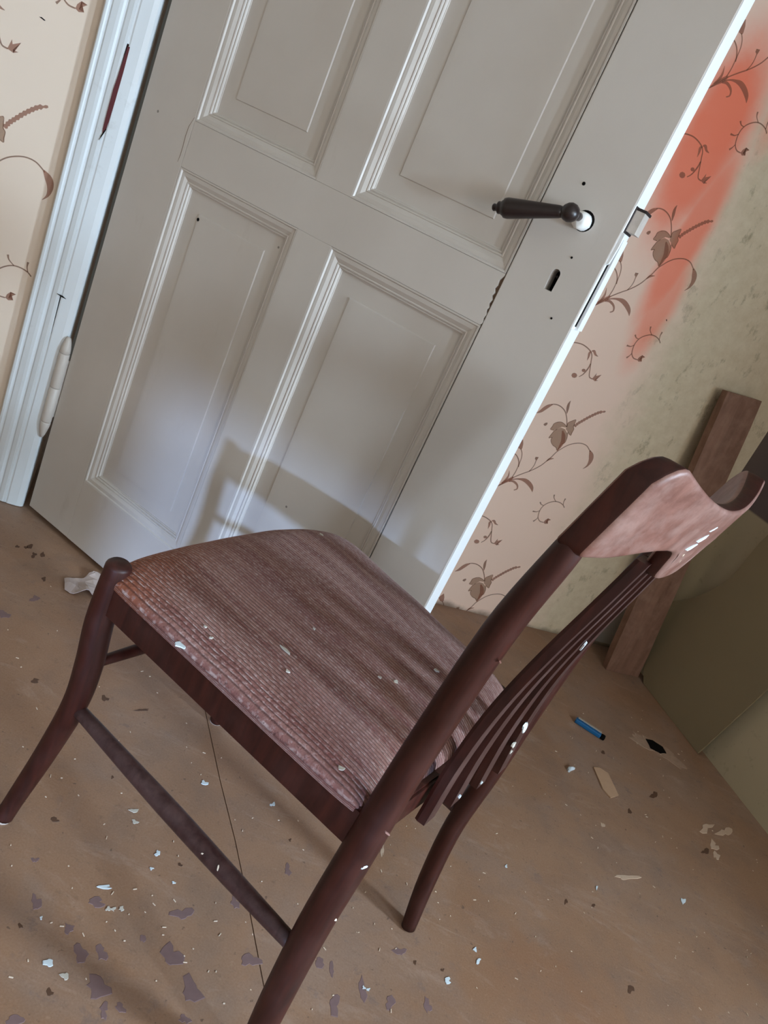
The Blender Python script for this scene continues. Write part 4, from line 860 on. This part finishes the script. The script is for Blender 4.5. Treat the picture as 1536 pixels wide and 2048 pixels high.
# ------------------------------------------------------------------ board leaning in the corner
def leaning_board():
    bot = W0 + BD * .0 ; 
    e = empty('wooden_board', (0.836, 2.213, 0))
    b0 = Vector((.8365, 2.2130, 0.0)); bx = BD
    bot_c = b0 + bx * .0655; top_c = W0 + BD * (-.092) + NW * .055 + Vector((0, 0, .905))
    up = (top_c - bot_c).normalized(); side = (bx - up * bx.dot(up)).normalized(); nrm = side.cross(up).normalized()
    L = (top_c - bot_c).length
    bm = bmesh.new()
    rows = []
    N = 12
    for i in range(N + 1):
        q = i / N; w = .0660 + .0015 * mnoise(Vector((q * 7, 1.3, 0))) - .003 * q; th = .026
        c = bot_c + up * (L * q)
        rows.append([bm.verts.new(c + side * sx_ * w * (1 + .012 * mnoise(Vector((q * 12, sx_, 2)))) + nrm * o) for sx_, o in ((-1, .0), (1, .0), (1, -th), (-1, -th))])
    # square cut at the foot, resting on the floor
    for v in rows[0]: v.co.z = .0008
    for a, b in zip(rows[:-1], rows[1:]):
        for k in range(4): bm.faces.new((a[k], a[(k + 1) % 4], b[(k + 1) % 4], b[k]))
    bm.faces.new(rows[0]); bm.faces.new(rows[-1][::-1])
    bmesh.ops.bevel(bm, geom=[e_ for e_ in bm.edges if abs((e_.verts[0].co - e_.verts[1].co).normalized().dot(up)) > .9], offset=.002, segments=1, affect='EDGES')
    for v in bm.verts: v.co -= Vector((0.836, 2.213, 0))
    obj('plank', bm, M['board'], e)
    return e
tag(leaning_board(), 'brown wooden board propped upright against the wallpaper in the room corner', 'board')

# ------------------------------------------------------------------ sheet of hardboard against the right wall
pn = empty('hardboard_sheet', CORNER, A_R)
tag(pn, 'olive brown hardboard sheet with a curved upper edge leaning on the right wall', 'panel')
def pz(d, z): return (d, z)
ol = [(.175, 0.001), (.476, 0.001), (.499, .13), (.522, .262), (.545, .40), (.575, .585), (.60, .75), (.46, .78), (.31, .74)]
cv_ = catmull([(.31, .74), (.265, .66), (.232, .585), (.213, .43), (.150, .325), (.085, .262), (.062, .245), (.075, .12), (.175, .001)], 30)[1:-1]
bm = bmesh.new()
lean = lambda z: -.020 - .012 * (1 - z / .8)
pts = ol + [tuple(p) for p in cv_]
extrude_poly(bm, pts, lambda u, v, w: Vector((u, lean(v) + .015 * 0 + w, v)), .0045)
obj('sheet', bm, M['panel'], pn)

# ------------------------------------------------------------------ small things on the floor
# blue plastic stub
pc = (Vector((*PEN[0], 0)) + Vector((*PEN[1], 0))) / 2; pd = Vector((*PEN[1], 0)) - Vector((*PEN[0], 0)); Lp = pd.length + .012
pen = empty('plastic_stub', pc, math.atan2(pd.y, pd.x))
tag(pen, 'small blue plastic stub with a pale top and black end lying on the floor', 'plastic stub')
obj('body', box(-Lp / 2, Lp / 2 - .012, -.0085, .0085, .0005, .013, .003), M['blue'], pen)
obj('pale_strip', box(-Lp / 2 + .004, Lp / 2 - .014, .001, .0082, .0125, .0150, .001), M['grey'], pen)
obj('end_cap', box(Lp / 2 - .0122, Lp / 2, -.0075, .0075, .0006, .0125, .003), M['black'], pen)
# wooden sliver
c = Vector((sum(p[0] for p in SLIVER) / len(SLIVER), sum(p[1] for p in SLIVER) / len(SLIVER), 0))
bm = extrude_poly(bmesh.new(), [(p[0] - c.x, p[1] - c.y) for p in SLIVER], lambda u, v, w: Vector((u, v, .0004 + w)), .003)
tag(obj('wood_sliver', bm, M['sliver'], loc=c), 'flat tan wood sliver with a pointed end on the brown floor', 'sliver')
# torn card under the door
SCR = [(-.562, 1.418), (-.540, 1.381), (-.513, 1.385), (-.497, 1.402), (-.482, 1.398), (-.460, 1.402), (-.450, 1.452), (-.484, 1.493), (-.508, 1.488), (-.531, 1.466), (-.533, 1.446), (-.548, 1.437)]
c = Vector((-.505, 1.43, 0))
bm = bmesh.new(); f = bm.faces.new([bm.verts.new((x - c.x, y - c.y, 0)) for x, y in SCR])
bmesh.ops.triangulate(bm, faces=[f]); bmesh.ops.subdivide_edges(bm, edges=bm.edges, cuts=3, use_grid_fill=True)
for v in bm.verts: v.co.z = .0025 + .010 * abs(mnoise(Vector((v.co.x * 26, v.co.y * 26, .7)))) + max(0, .012 - abs(v.co.x + .005 + v.co.y * .3) * .5) * .9
r = bmesh.ops.extrude_face_region(bm, geom=list(bm.faces))
for v in [g for g in r['geom'] if isinstance(g, bmesh.types.BMVert)]: v.co.z -= .0018
tag(obj('card_scrap', bm, M['paper'], loc=c), 'torn piece of crumpled grey card on the floor under the door', 'scrap')

CHIP_LABELS = (
    'ragged pale blue paint chip, biggest on the floor at the lower left', 'small blue chip of paint on the floor left of the near stretcher', 'long thin curl of white paint lying on the floor',
    'pale fleck, upper of two beside the near front leg foot', 'pale fleck, lower of two beside the near front leg foot', 'pale flake on the floor between near stretcher and seat rail',
    'small white flake on the floor under the near seat rail, right of the seam', 'square white chip, middle one of three by the far back leg foot', 'pale blue chip, lowest of three on the floor near the far back leg foot',
    'faint white chip, top one of three on the floor near the far back leg foot', 'white lump of plaster on the floor near the tan wood sliver', 'white splinter of paint standing alone on the floor at the right',
    'middle one of three pale specks in a row below the white paint curl', 'right one of three pale specks in a row below the white paint curl', 'left one of three pale specks in a row below the white paint curl',
    'tiny blue dot of paint left of the row of three pale specks', 'round greyish blob just beside the biggest pale blue paint chip', 'left one of two white dots right of the near back leg',
    'right one of two white dots right of the near back leg', 'tiny white sliver of paint just below the small blue chip', 'tiny pale sliver between the white paint curl and the near stretcher',
    'thin upright white fleck alone on the floor below the tan wood sliver', 'thin pale fleck on the floor just right of the far back leg')
SEAT_LABELS = (
    'largest white paint chip on the seat, near its near edge', 'tiny flake on the seat just right of the largest white chip', 'tiny flake on the seat just above the largest white chip',
    'lone pale fleck on the front half of the seat, amid the dark bands', 'white flake on the seat nearest the near back post', 'long pale lint streak across the middle of the seat',
    'right one of two small flakes on the rear half of the seat', 'small flake just below the long lint streak on the seat', 'pale blot on the seat near its rear near corner',
    'small flake on the far front edge of the seat', 'left one of two small flakes on the rear half of the seat')
for k, (c, u, v) in enumerate(CHIPS):
    o = blob_mesh('paint_chip', c, u, v, .0007 if k not in (10,) else .006, M['chip'] if k not in (3, 4, 12, 13, 14, 16) else M['plaster'], None, 11, .8, 400 + k, .0006, k == 10)
    tag(o, CHIP_LABELS[k], 'paint chip', 'paint chips on the floor')
def seat_z(x, y):
    n, f = seat_edges(x)
    a = max(-1, min(1, (x + .243) / .223)); b = max(-1, min(1, (y - (n + f) / 2) / ((f - n) / 2)))
    return seat_pos(a, b)[0].z
ca, sa = math.cos(A_C), math.sin(A_C)
for k, (x, y, a, b) in enumerate(SEATCHIPS):
    if k: a, b = a * .8, b * .8
    wx, wy = CH.x + ca * x + sa * y, CH.y + sa * x - ca * y
    o = blob_mesh('paint_chip', (wx, wy), (a * ca, a * sa), (b * sa, -b * ca), .0014, M['chip'] if k == 0 else M['plaster'], None, 9, .7, 500 + k, seat_z(x, y) + .0002)
    tag(o, SEAT_LABELS[k], 'paint chip', 'flakes on the seat')
# straw-coloured crumbs scattered over the floor
bm = bmesh.new(); rnd = random.Random(77)
cnt = 0
while cnt < 420:
    x, y = rnd.uniform(-.75, 1.2), rnd.uniform(.55, 2.1)
    if rnd.random() > (1.0 if y < 1.2 else .45): continue
    q = Vector((x, y, 0)) - W0
    if q.dot(NW) < .06 or q.dot(BD) > .03: continue
    if (Vector((x, y, 0)) - HINGE).dot(Vector((-.387, -.922, 0))) < .02 and (Vector((x, y, 0)) - HINGE).dot(Vector((.922, -.387, 0))) < 1.0: continue
    if any((Vector((x, y)) - (Vector((CH.x, CH.y)) + Vector((math.cos(A_C) * fx + math.sin(A_C) * fy, math.sin(A_C) * fx - math.cos(A_C) * fy)))).length < .03
           for fx, fy in ((.004, -.216), (.004, .216), (-.478, -.186), (-.504, .184))): continue
    cnt += 1
    a = rnd.random() * PI; L = rnd.choice((.0018, .0022, .0026, .0030, .0055)); wd = rnd.uniform(.0009, .0014); h = .0009
    d = Vector((math.cos(a), math.sin(a), 0)); e = Vector((-d.y, d.x, 0)); c = Vector((x, y, .0004))
    vs = [bm.verts.new(c + d * (i * L / 2) + e * (j * wd / 2) + Vector((0, 0, k * h))) for i in (-1, 1) for j in (-1, 1) for k in (0, 1)]
    for f in ((0, 1, 3, 2), (4, 6, 7, 5), (0, 4, 5, 1), (2, 3, 7, 6), (0, 2, 6, 4), (1, 5, 7, 3)): bm.faces.new([vs[i] for i in f])
o = obj('floor_crumbs', bm, M['crumb']); tag(o, 'straw coloured crumbs scattered all over the brown floor', 'crumbs'); o['kind'] = 'stuff'
